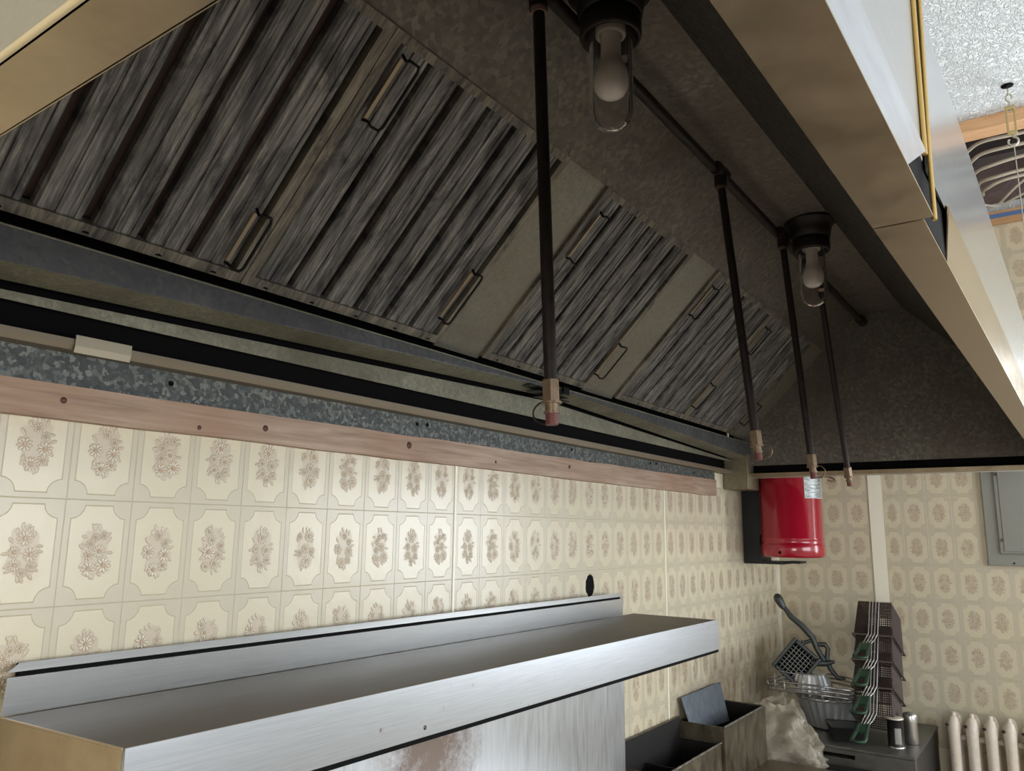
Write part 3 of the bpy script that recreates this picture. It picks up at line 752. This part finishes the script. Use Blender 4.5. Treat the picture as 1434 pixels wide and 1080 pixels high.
# fry baskets: nested upside down, tilted back on their handles
M_mesh = mat('browned_wire_mesh', S(74, 62, 58), .5, .5)
M_rim = mat('basket_rim_wire', S(112, 102, 98), .8, .4)
M_wire = mat('bright_wire', S(190, 188, 186), .9, .3)
M_green = mat('green_plastic_grip', S(38, 66, 50), 0, .4)
def basket_parts(par):
    Lx, Wy, D = .235, .150, .150; tx, ty = .016, .010     # rim size, depth, taper per side
    def pt(u, v, d):                                      # u along X 0..1, v along Y 0..1, d depth 0..1 (0 rim)
        return (tx * d + u * (Lx - 2 * tx * d), -(ty * d + v * (Wy - 2 * ty * d)) + Wy / 2, D * d)
    b = MB(); r = .0016
    nx, ny, nd = 26, 17, 17
    for k in range(nx + 1):
        u = k / nx
        b.tube([pt(u, 0, 0), pt(u, 0, 1), pt(u, 1, 1), pt(u, 1, 0)], r, 3, smooth=False, cap=False)
    for k in range(ny + 1):
        v = k / ny
        b.tube([pt(0, v, 0), pt(0, v, 1), pt(1, v, 1), pt(1, v, 0)], r, 3, smooth=False, cap=False)
    for k in range(1, nd + 1):
        d = k / nd
        b.tube([pt(0, 0, d), pt(1, 0, d), pt(1, 1, d), pt(0, 1, d)], r, 3, closed=True, smooth=False)
    me = b.build('mesh_body', M_mesh, par); me['kind'] = 'stuff'
    e = .006
    MB().tube([(-e, Wy / 2 + e, 0), (Lx + e, Wy / 2 + e, 0), (Lx + e, -Wy / 2 - e, 0), (-e, -Wy / 2 - e, 0)], .0036, 6, closed=True, smooth=False).build('rim', M_rim, par)
    wb = MB()
    for y in (-.018, -.006, .006, .018): wb.tube([(tx - .005, y, D), (-.007, y, .004), (-.03, y + .008, -.030), (-.062, y * .6 + .018, -.066)], .0026, 6)
    wb.build('handle_wire', M_wire, par)
    hb = MB()
    prof = [(-.050, .012, .006), (-.075, .012, .006), (-.10, .016, .0065), (-.135, .019, .007)]
    P = []
    hb.tube([(-.048, .012, -.048), (-.080, .013, -.080), (-.112, .017, -.108), (-.130, .017, -.122), (-.138, 0, -.128), (-.130, -.017, -.122), (-.112, -.017, -.108), (-.080, -.013, -.080), (-.048, -.012, -.048)], .0058, 8)
    hb.box(-.004, .004, -.012, .012, -.026, .026)
    k0 = len(hb.v) - 8
    for i in range(k0, k0 + 8):
        x, y, z = hb.v[i]; hb.v[i] = (-.068 + x * .7 + z * .7, y, -.068 - x * .7 + z * .7)
    hb.xf(lambda p: (p[0] * 1.12, p[1] * 1.35 + .018, p[2] * 1.12)).build('grip', M_green, par)
TH_ = math.radians(24)
b0 = None; lab = ['topmost upside down fry basket on the oven, green grip', 'second fry basket down in the nested stack on the oven', 'third fry basket down in the nested stack on the oven', 'lowest fry basket of the stack, its green grip over the oven edge']
ax = Vector((math.sin(TH_), 0, math.cos(TH_)))
base = Vector((2.955, -.505, Z0 - .742))
for k in range(4):
    pos = base + ax * (.106 * (3 - k))
    if b0 is None:
        b0 = empty('fry_basket', pos, (0, TH_, 0)); basket_parts(b0); o = b0
    else:
        o = copy_tree(b0); o.location = pos
    tag(o, lab[k], 'fry basket', 'nested fry baskets')
# two shakers
M_can = mat('black_label', S(24, 23, 24), 0, .4); M_tin = mat('tin', S(188, 186, 182), .9, .3); M_print = mat('grey_print', S(150, 148, 142), 0, .5)
s1 = empty('pepper_can', (2.952, -.588, TZ), label='black spice can with pale lid on the oven edge', cat='can')
MB().lathe([(0, 0), (.0315, 0), (.0315, .004), (.030, .006), (.030, .103), (.0315, .105), (.0315, .108), (.027, .108), (.026, .105), (0, .105)], n=24).build('can', [M_can], s1)
MB().lathe([(.0318, .104), (.0318, .1085), (.030, .110), (0, .110)], n=24).build('lid', mat('pale_lid', S(206, 198, 182), .3, .4), s1)
MB().lathe([(.0318, 0), (.0318, .005), (.0302, .0055)], n=24).build('base_rim', M_tin, s1)
b = MB()
for k in range(5):
    a0 = math.pi * 1.02 + k * .16; z0 = .016
    b.add([(.0304 * math.cos(a), .0304 * math.sin(a), z) for a, z in ((a0, z0), (a0 + .16, z0), (a0 + .16, .074), (a0, .074))], [(0, 1, 2, 3)])
b.build('printed_panel', M_print, s1)
s2 = empty('shaker', (3.045, -.628, TZ), label='plain aluminium shaker beside the black spice can', cat='shaker')
MB().lathe([(0, 0), (.0255, 0), (.027, .003), (.025, .080), (.0255, .083)], n=24).build('body', M_tin, s2)
MB().lathe([(.0265, .083), (.0272, .106), (.024, .114), (.010, .118), (0, .119)], n=24).build('lid', M_tin, s2)

# wire rack with fluted foil bowls
M_foil = mat('crumpled_foil', S(206, 208, 210), .65, .25)
bump(M_foil, noise(M_foil, coords(M_foil), 60, 4, .6), .4, .004)
M_chrome = mat('rack_chrome', S(176, 176, 176), .95, .25)
rk = empty('wire_rack', (3.12, -.26, TZ + .15), label='oval chrome wire rack of three rails on the foil bowls', cat='wire rack')
def oval(rx, ry, z, n=36): return [(rx * math.cos(2 * math.pi * k / n), ry * math.sin(2 * math.pi * k / n), z + .012 * math.cos(2 * math.pi * k / n * 2)) for k in range(n)]
for k in range(3): MB().tube(oval(.165, .22 - .003 * k, .030 - .017 * k), .0044, 6, closed=True).build('rail', M_chrome, rk)
b = MB()
for k in range(12):
    a = 2 * math.pi * k / 12
    b.tube([(.165 * math.cos(a), .22 * math.sin(a), .02), (.150 * math.cos(a), .205 * math.sin(a), -.03)], .0016, 5)
for k in range(-4, 5):
    y = k * .045; xx = .155 * math.sqrt(max(0, 1 - (y / .215) ** 2))
    b.tube([(-xx, y, -.014), (xx, y, -.014)], .0016, 5)
b.build('cross_wires', M_chrome, rk)
MB().tube([(-.15, .14, .02), (-.15, .14, .085), (-.16, .02, .078), (-.16, .02, .0)], .0018, 5).tube([(-.12, .18, .02), (-.12, .18, .055), (-.15, .1, .05), (-.15, .1, .01)], .0018, 5).build('end_loop', M_chrome, rk)
def foil_bowl(pos, r, h, label, seed):
    n = 48; V = []; F = []; rr = random.Random(seed)
    pr = [(.02, 0), (.62, 0), (.70, .05), (.98, .92), (1.08, 1.0), (1.08, 1.03)]
    for i, (q, z) in enumerate(pr):
        for j in range(n):
            a = 2 * math.pi * j / n; fl = (1 + (.045 if j % 2 else -.02) * (1 if 2 <= i <= 3 else .3)) + rr.uniform(-.01, .01)
            V.append((r * q * fl * math.cos(a), r * q * fl * math.sin(a), h * z))
    for i in range(len(pr) - 1):
        for j in range(n): F.append((i * n + j, i * n + (j + 1) % n, (i + 1) * n + (j + 1) % n, (i + 1) * n + j))
    F.append(tuple(range(n - 1, -1, -1)))
    m = MB(); m.add(V, F)
    o = empty('foil_bowl', pos, label=label, cat='bowl', group='foil bowls by the rack')
    m.build('bowl', M_foil, o)
    return o
foil_bowl((3.13, -.30, TZ + .002), .125, .125, 'wide fluted foil bowl under the wire rack', 2)
fb = foil_bowl((3.10, -.235, TZ + .145), .095, .075, 'upturned fluted foil bowl sitting on the wire rack', 3)
fb.rotation_euler = (math.pi, 0, 0); fb.location.z = TZ + .145 + .077
# french fry cutter
M_cast = mat('cast_grey_metal', S(74, 78, 78), .6, .45)
fc = empty('fry_cutter', (3.06, -.190, TZ + .262), (math.radians(-12), math.radians(8), math.radians(14)), label='grey cast french fry cutter with grid and long lever', cat='fry cutter')
b = MB(); w_, h_, t_ = .080, .070, .026
ang = math.radians(-38)
def ro(p):
    x, y, z = p; return (x, y * math.cos(ang) - z * math.sin(ang), y * math.sin(ang) + z * math.cos(ang))
for (y0, y1, z0, z1) in ((-w_, w_, h_ - .016, h_), (-w_, w_, -h_, -h_ + .016), (-w_, -w_ + .018, -h_ + .016, h_ - .016), (w_ - .018, w_, -h_ + .016, h_ - .016)):
    b.box(-t_, t_, y0, y1, z0, z1)
bevel(b.xf(ro).build('cutter_frame', M_cast, fc), .006)
b = MB()
for k in range(1, 8):
    y = -w_ + .018 + k * (2 * w_ - .036) / 8; b.box(-.004, .004, y - .001, y + .001, -h_ + .014, h_ - .014)
for k in range(1, 7):
    z = -h_ + .016 + k * (2 * h_ - .032) / 7; b.box(-.004, .004, -w_ + .016, w_ - .016, z - .001, z + .001)
b.xf(ro).build('blade_grid', mat('dull_blades', S(120, 122, 120), .6, .4), fc)
MB().box(.004, .008, -w_ + .018, w_ - .018, -h_ + .016, h_ - .016).xf(ro).build('pusher_plate', M_dark, fc)
lv = MB().tube([(.0, -.115, -.01), (.0, -.098, .04), (.0, -.092, .09), (.0, -.062, .145), (.0, -.026, .19), (.0, -.008, .235)], [.012, .011, .013, .013, .012, .010], 12)
lv.build('lever', M_cast, fc)
MB().tube([(0, -.006, .228), (0, -.001, .245), (0, .006, .27), (0, .010, .288), (0, .011, .296)], [.010, .016, .0195, .016, .006], 12).build('lever_knob', M_cast, fc)
MB().tube([(0, -.05, .074), (0, -.105, .082)], .008, 8).tube([(0, -.04, .06), (0, -.05, .085)], .007, 8).build('pivot', M_cast, fc)
MB().tube([(.01, -.105, .06), (.01, -.135, .055), (.01, -.142, .035), (.01, -.128, .0), (.01, -.130, -.045), (.01, -.150, -.085), (.01, -.18, -.092)], [.009, .012, .010, .011, .011, .010, .006], 10).build('bracket_arm', M_cast, fc)
MB().tube([(.0, -.06, -.01), (.0, -.115, -.02), (.0, -.155, -.02)], [.016, .014, .006], 8).build('foot', M_cast, fc)
# black pan
pn = empty('black_pan', (2.955, -.40, TZ), (0, 0, .4), label='small black tray lying under the green basket grips', cat='tray')
MB().loft([(x, y, .0) for x, y in ((-.055, -.05), (.055, -.05), (.055, .05), (-.055, .05))], [(x, y, .055) for x, y in ((-.07, -.062), (.07, -.062), (.07, .062), (-.07, .062))]).build('tray', M_can, pn)
MB().tube([(-.07, -.062, .055), (.07, -.062, .055), (.07, .062, .055), (-.07, .062, .055)], .003, 6, closed=True).build('tray_rim', M_can, pn)

# crumpled clear plastic bag
M_bag = bpy.data.materials.new('clear_plastic_film'); M_bag.use_nodes = True
nt = M_bag.node_tree; pb = bsdf(M_bag); pb.inputs['Base Color'].default_value = S(226, 216, 196); pb.inputs['Roughness'].default_value = .22
pb.inputs['Specular IOR Level'].default_value = .8
tr = N(M_bag, 'ShaderNodeBsdfTransparent'); ms = N(M_bag, 'ShaderNodeMixShader')
lw = N(M_bag, 'ShaderNodeTexNoise'); lw.inputs['Scale'].default_value = 16; lw.inputs['Detail'].default_value = 4
L(M_bag, coords(M_bag), lw.inputs['Vector'])
rr_ = ramp(M_bag, lw.outputs['Fac'], [(.35, g(.14)), (.65, g(.42))])
L(M_bag, rr_, ms.inputs[0]); L(M_bag, tr.outputs[0], ms.inputs[1]); L(M_bag, pb.outputs[0], ms.inputs[2])
L(M_bag, ms.outputs[0], nt.nodes['Material Output'].inputs['Surface'])
from mathutils import noise as mn
nu, nv = 60, 44; V = []; F = []
for i in range(nv + 1):
    t = i / nv
    # spine from the top, over the oven edge, down in front of it
    zc = TZ + .128 - .36 * t; xc = 2.90 - .16 * min(1, t * 3)
    yc = -.155 + .005 * t; ry = (.035 + .155 * math.sin(min(1, t * 1.9 + .05) * R90)) * (1 - .55 * max(0, t - .35) / .65); rx = .055 * (1 - .3 * t) + .012
    if t > .5: yc += .02 * (t - .5)
    for j in range(nu):
        a = 2 * math.pi * j / nu
        d = Vector((math.cos(a), math.sin(a), t * 3))
        q = 1 + .28 * mn.noise(d * 1.7) + .20 * (1 - abs(mn.noise(d * 3.7 + Vector((5, 1, 2)))) * 2) + .10 * mn.noise(d * 9)
        V.append((xc + rx * q * math.cos(a), yc + ry * q * math.sin(a) - .05 * math.sin(a) * 0, zc + .025 * mn.noise(d * 2.3)))
for i in range(nv):
    for j in range(nu): F.append((i * nu + j, i * nu + (j + 1) % nu, (i + 1) * nu + (j + 1) % nu, (i + 1) * nu + j))
F.append(tuple(range(nu)))
MB().add(V, F, 0, True).build('plastic_bag', M_bag, label='crumpled clear plastic bag hanging over the oven edge beside the flue box', cat='plastic bag')

# ------------------------------------------------------------------ red extinguishant tank and bracket
M_red = mat('red_enamel', S(160, 16, 40), 0, .2, .6)
bsdf(M_red).inputs['Coat Weight'].default_value = .5
TX, TY, TR = 2.985, -.222, .130
tk = empty('suppression_tank', (TX, TY, Z0 - .137), label='red fire suppression cylinder with paper label at the hood corner', cat='tank')
zt = lambda z: z + .137
MB().lathe([(0, 0), (TR - .012, 0), (TR - .002, .003), (TR + .003, .010), (TR + .0035, .052), (TR + .0015, .056), (TR, .058), (TR, .074), (TR + .002, .077), (TR + .002, .081), (TR, .084), (TR, .37), (TR - .01, .40), (TR * .6, .44), (.03, .46), (0, .46)], n=56).build('cylinder', M_red, tk)
MB().lathe([(TR + .0005, zt(.208)), (TR + .0035, zt(.210)), (TR + .0035, zt(.222)), (TR + .0005, zt(.224))], n=56).build('band', M_tin, tk)
M_lab = mat('printed_label', S(176, 180, 178), .3, .4)
_f = noise(M_lab, coords(M_lab, (30, 30, 260)), 1, 3, .6)
L(M_lab, ramp(M_lab, _f, [(.42, S(120, 124, 124)), (.58, S(186, 190, 188))]), bsdf(M_lab).inputs['Base Color'])
b = MB(); a0, a1 = math.radians(222), math.radians(278)
n = 12
for k in range(n):
    p, q = a0 + (a1 - a0) * k / n, a0 + (a1 - a0) * (k + 1) / n
    R_ = TR + .0012
    b.add([(R_ * math.cos(p), R_ * math.sin(p), zt(.115)), (R_ * math.cos(q), R_ * math.sin(q), zt(.115)), (R_ * math.cos(q), R_ * math.sin(q), zt(.205)), (R_ * math.cos(p), R_ * math.sin(p), zt(.205))], [(0, 1, 2, 3)])
b.build('paper_label', M_lab, tk)
b = MB()
for z in (.1145, .2055): b.tube([((TR + .0014) * math.cos(a0 + (a1 - a0) * k / n), (TR + .0014) * math.sin(a0 + (a1 - a0) * k / n), zt(z)) for k in range(n + 1)], .0012, 5)
for a in (a0, a1): b.tube([((TR + .0014) * math.cos(a), (TR + .0014) * math.sin(a), zt(.1145)), ((TR + .0014) * math.cos(a), (TR + .0014) * math.sin(a), zt(.2055))], .0012, 5)
b.build('label_border', mat('label_edge', S(214, 206, 206), 0, .5), tk)
cl = MB(); aa = math.radians(262)
cx, cy = (TR + .006) * math.cos(aa), (TR + .006) * math.sin(aa)
cl.box(cx - .012, cx + .012, cy - .010, cy + .004, zt(.203), zt(.222)); cl.build('band_clasp', M_blackpipe, tk)
MB().tube([(cx + .01, cy - .006, zt(.212)), (cx + .02, cy - .03, zt(.210)), (cx + .025, cy - .05, zt(.200)), (cx + .02, cy - .058, zt(.190)), (cx + .01, cy - .045, zt(.188)), (cx + .005, cy - .03, zt(.194))], .004, 7).build('clasp_ring', M_brass, tk)
MB().lathe([(0, 0), (.006, 0), (.006, .002)], n=10).xf(lambda p: ((TR + .004) * math.cos(math.radians(172)) + 0 - p[2], (TR + .004) * math.sin(math.radians(172)) + p[0], .022 + p[1])).build('bolt', M_dark, tk)
M_brk = mat('black_bracket', S(30, 32, 34), .3, .5)
bk = empty('tank_bracket', (3.0, -.05, Z0 - .17), label='black steel bracket holding the red tank to the wall', cat='bracket')
MB().box(-.02, .12, -.034, .044, 0, .40).build('back_plate', M_brk, bk)
MB().box(-.02, .12, -.125, -.034, 0, .012).box(.02, .12, -.19, -.125, .004, .014).build('foot', M_brk, bk)
MB().box(-.021, -.018, -.046, -.030, .08, .13).build('clip', M_dark, bk)

# ------------------------------------------------------------------ electrical panel on the end wall
M_pan = mat('grey_enamel', S(140, 140, 133), .1, .42)
el = empty('electrical_panel', (XW, -1.12, Z0 - .161), label='grey steel electrical panel with hinged door on the tiled end wall', cat='electrical panel')
def ep(y0, y1, z0, z1, x0, x1): return MB().box(x0, x1, y0 + 1.12, y1 + 1.12, z0 + .161, z1 + .161)
bevel(ep(-1.33, -.919, -.161, .46, -.022, -.002).build('cover', M_pan, el), .003)
bevel(ep(-1.285, -.966, -.112, .42, -.034, -.022).build('door_frame', M_pan, el), .006, 3)
bevel(ep(-1.275, -.984, -.100, .41, -.038, -.034).build('door', M_pan, el), .002)
for z in (-.058, .225): ep(-.985, -.976, z, z + .012, -.043, -.034).build('hinge', M_fast, el)
b = MB(); b.lathe([(0, 0), (.005, 0), (.004, .003), (0, .004)], n=8).xf(lambda p: (-.022 - p[2], .105 + p[0], .012 + p[1])); b.build('screw', M_fast, el)

# ------------------------------------------------------------------ cast-iron radiator
M_rad = mat('chipped_white_enamel', S(214, 202, 188), 0, .35)
_f = noise(M_rad, coords(M_rad), 42, 4, .7)
L(M_rad, ramp(M_rad, _f, [(.26, S(70, 48, 38)), (.31, S(214, 202, 188)), (.7, S(226, 214, 200))]), bsdf(M_rad).inputs['Base Color'])
rad = empty('radiator', (3.33, -.75, 0), label='white chipped cast iron column radiator under the electrical panel', cat='radiator')
zt_ = Z0 - .775
def section(y):
    s_ = MB()
    for dx in (-.055, .055):
        s_.tube([(dx, y, .10), (dx, y, zt_ - .16), (dx, y, zt_ - .07), (dx * .92, y, zt_ - .03), (dx * .6, y, zt_ - .004)], [.021, .021, .022, .024, .016], 12)
    s_.tube([(-.06, y, zt_ - .06), (0, y, zt_ - .035), (.06, y, zt_ - .06)], [.022, .030, .022], 12)
    s_.tube([(-.05, y, .12), (.05, y, .12)], .03, 12)
    s_.tube([(-.03, y, zt_ - .02), (-.03, y, zt_ + .018)], [.013, .008], 8)
    s_.tube([(-.052, y, 0), (-.052, y, .11)], [.026, .016], 8) if abs(y) < .01 or y < -.5 else None
    return s_
M_rust = mat('rust_spot', S(52, 38, 32), .2, .6)
for k in range(9):
    y = -.002 - k * .066
    o = section(y).build('section', M_rad, rad)
    MB().lathe([(0, 0), (.007, 0), (.006, .005), (0, .006)], n=8).xf(lambda p: (-.078 - p[2] * .3, y + .020 + p[0], zt_ - .026 + p[1])).build('plug', M_rust, o)
MB().tube([(0, .0, zt_ - .085), (0, -.53, zt_ - .085)], .012, 8).tube([(0, .0, .14), (0, -.53, .14)], .016, 8).build('tie_pipe', M_rad, rad)

# ------------------------------------------------------------------ ceiling hatch, cables, hook and wire
M_pine = mat('hatch_pine', S(206, 160, 116), 0, .6)
_f = noise(M_pine, coords(M_pine, (30, 3, 30)), 2, 4, .6)
L(M_pine, ramp(M_pine, _f, [(.3, S(196, 146, 104)), (.7, S(222, 178, 134))]), bsdf(M_pine).inputs['Base Color'])
MB().box(2.395, 2.475, HY0 - .1, HY1 + .1, ZC - .045, ZC - .001).build('trim_3', M_pine, kind='structure', label='pine batten along the edge of the ceiling hatch')
led = MB().box(3.36, 3.462, HY0 - .1, HY1 + .1, ZC - .032, ZC - .001).build('trim_4', M_pine, kind='structure', label='pine ledger at the far side of the ceiling hatch')
M_blue = mat('blue_tape', S(96, 122, 168), 0, .4)
MB().box(3.357, 3.360, HY0 - .1, HY1 + .1, ZC - .034, ZC - .014).build('blue_strip', M_blue, led)
b = MB()
for k, y in enumerate((-1.194, -1.209)):
    b.box(3.3562, 3.357, y - .005, y - .0035, ZC - .031, ZC - .019); b.box(3.3562, 3.357, y + .0035, y + .005, ZC - .031, ZC - .019); b.box(3.3562, 3.357, y - .0035, y + .0035, ZC - .021, ZC - .019); b.box(3.3562, 3.357, y - .0035, y + .0035, ZC - .026, ZC - .0245)
b.build('stencilled_letters', mat('ink', S(40, 46, 60), 0, .5), led)
M_paper = mat('dark_attic_paper', S(150, 130, 126), 0, .7)
bump(M_paper, noise(M_paper, coords(M_paper, (1, 1, 1)), 6, 5, .6, 1.0), .6, .05)
at = MB().box(HX0 - .25, XW + .1, HY0 - .2, HY1 + .2, ZC + .32, ZC + .34).box(HX0 - .27, HX0 - .25, HY0 - .2, HY1 + .2, ZC + .05, ZC + .34).box(XW + .08, XW + .1, HY0 - .2, HY1 + .2, ZC + .05, ZC + .34).box(HX0 - .25, XW + .1, HY0 - .2, HY0 - .18, ZC + .05, ZC + .34).box(HX0 - .25, XW + .1, HY1 + .18, HY1 + .2, ZC + .05, ZC + .34)
at.build('ceiling_void', M_paper, kind='structure', label='dark papered void above the ceiling hatch')
MB().box(3.05, 3.13, HY0 - .15, HY1 + .15, ZC + .13, ZC + .25).build('void_joist', mat('dark_joist', S(70, 62, 60), 0, .8), kind='structure', label='dark joist across the void above the hatch')
M_cable = mat('beige_cable', S(216, 204, 186), 0, .5)
cab = [
 [(3.28, -.98, .22), (3.02, -.985, .17), (2.82, -1.02, .12), (2.74, -1.08, .10), (2.70, -1.22, .09), (2.70, -1.55, .09)],
 [(3.30, -1.00, .20), (3.06, -1.00, .15), (2.90, -1.03, .11), (2.82, -1.09, .10), (2.80, -1.22, .09), (2.80, -1.55, .09)],
 [(3.33, -1.00, .19), (3.14, -1.01, .14), (3.00, -1.04, .11), (2.93, -1.09, .10), (2.90, -1.22, .09), (2.89, -1.55, .09)],
 [(3.35, -1.01, .17), (3.22, -1.02, .13), (3.10, -1.05, .10), (3.05, -1.10, .09), (3.02, -1.22, .09), (3.01, -1.55, .09)],
 [(3.36, -1.03, .13), (3.28, -1.035, .11), (3.20, -1.06, .09), (3.16, -1.11, .08), (3.14, -1.22, .08), (3.13, -1.55, .08)],
 [(3.37, -1.045, .09), (3.32, -1.05, .09), (3.27, -1.07, .08), (3.22, -1.12, .08), (3.20, -1.22, .08), (3.20, -1.55, .08)],
 [(3.42, -1.08, .04), (3.39, -1.11, .05), (3.30, -1.17, .07), (3.22, -1.24, .09)],
 [(3.42, -1.09, .035), (3.40, -1.13, .045), (3.35, -1.22, .06), (3.30, -1.35, .07)],
 [(3.36, -1.02, .05), (3.40, -1.08, .04), (3.42, -1.14, .035)]]
clab = ['outermost', 'second', 'third', 'fourth', 'fifth', 'innermost']
def smooth_path(P, k=6):
    P = [Vector(p) for p in P]; out = []
    for i in range(len(P) - 1):
        a, b_, c, d = P[max(i - 1, 0)], P[i], P[i + 1], P[min(i + 2, len(P) - 1)]
        for j in range(k):
            t = j / k
            out.append(.5 * ((2 * b_) + (c - a) * t + (2 * a - 5 * b_ + 4 * c - d) * t * t + (3 * b_ - a - 3 * c + d) * t ** 3))
    out.append(P[-1]); return out
for k, P in enumerate(cab):
    lb = ('%s beige cable looped across the open ceiling hatch' % clab[k]) if k < 6 else ['thin beige cable slanting up from the pine ledger', 'lowest beige cable slanting over the pine ledger', 'short beige cable lying along the hatch corner'][k - 6]
    MB().tube([(x, y, ZC + z) for x, y, z in smooth_path(P)], .0075 if k < 6 else .006, 8).build('cable', M_cable, label=lb, cat='cable', group='cables in the ceiling hatch')
    if k < 6:
        c = Vector(P[3]); c.z += ZC
hk = empty('turnbuckle', (2.22, -1.193, ZC), label='brass turnbuckle hanging from the white ceiling on a chain link', cat='turnbuckle')
M_zinc = mat('zinc', S(190, 186, 172), .8, .35); M_tbr = mat('brass_turnbuckle', S(184, 164, 116), .7, .4)
MB().lathe([(0, -.0005), (.018, -.001), (.018, -.002), (0, -.0025)], n=16).build('ceiling_hole', M_dark, hk)
def ring(c, r, th, ax=0, n=14, sq=1.6):
    P = []
    for k in range(n):
        a = 2 * math.pi * k / n
        u, v = r * math.cos(a), r * sq * math.sin(a)
        P.append((c[0] + (u if ax == 0 else 0), c[1] + (0 if ax == 0 else u), c[2] + v))
    return MB().tube(P, th, 6, closed=True)
ring((0, 0, -.022), .008, .0025, 0).build('chain_link', M_zinc, hk)
ring((0, 0, -.044), .008, .0025, 1).build('chain_link', M_zinc, hk)
MB().tube([(0, 0, -.055), (0, 0, -.095)], .0032, 8).build('eye_bolt', M_zinc, hk)
b = MB(); b.box(-.014, -.008, -.006, .006, -.168, -.078).box(.008, .014, -.006, .006, -.168, -.078).box(-.014, .014, -.007, .007, -.086, -.074).box(-.014, .014, -.007, .007, -.172, -.160)
b.xf(lambda p: (p[1], p[0], p[2]))
bevel(b.build('body', M_tbr, hk), .002)
hkp = [(0, 0, -.16), (0, 0, -.180)]
for k in range(12):
    a = math.radians(80) - math.radians(300) * k / 11
    hkp.append((0, -.014 * math.cos(a) * 1.0, -.196 + .014 * math.sin(a)))
MB().tube(hkp, .0034, 7).build('hook', M_zinc, hk)
MB().tube([(2.22, -1.1935, ZC - .205), (2.22, -1.1985, Z0 + .433)], .0016, 6).build('support_wire', M_zinc, label='thin steel wire running from the turnbuckle hook down to the hood', cat='wire')
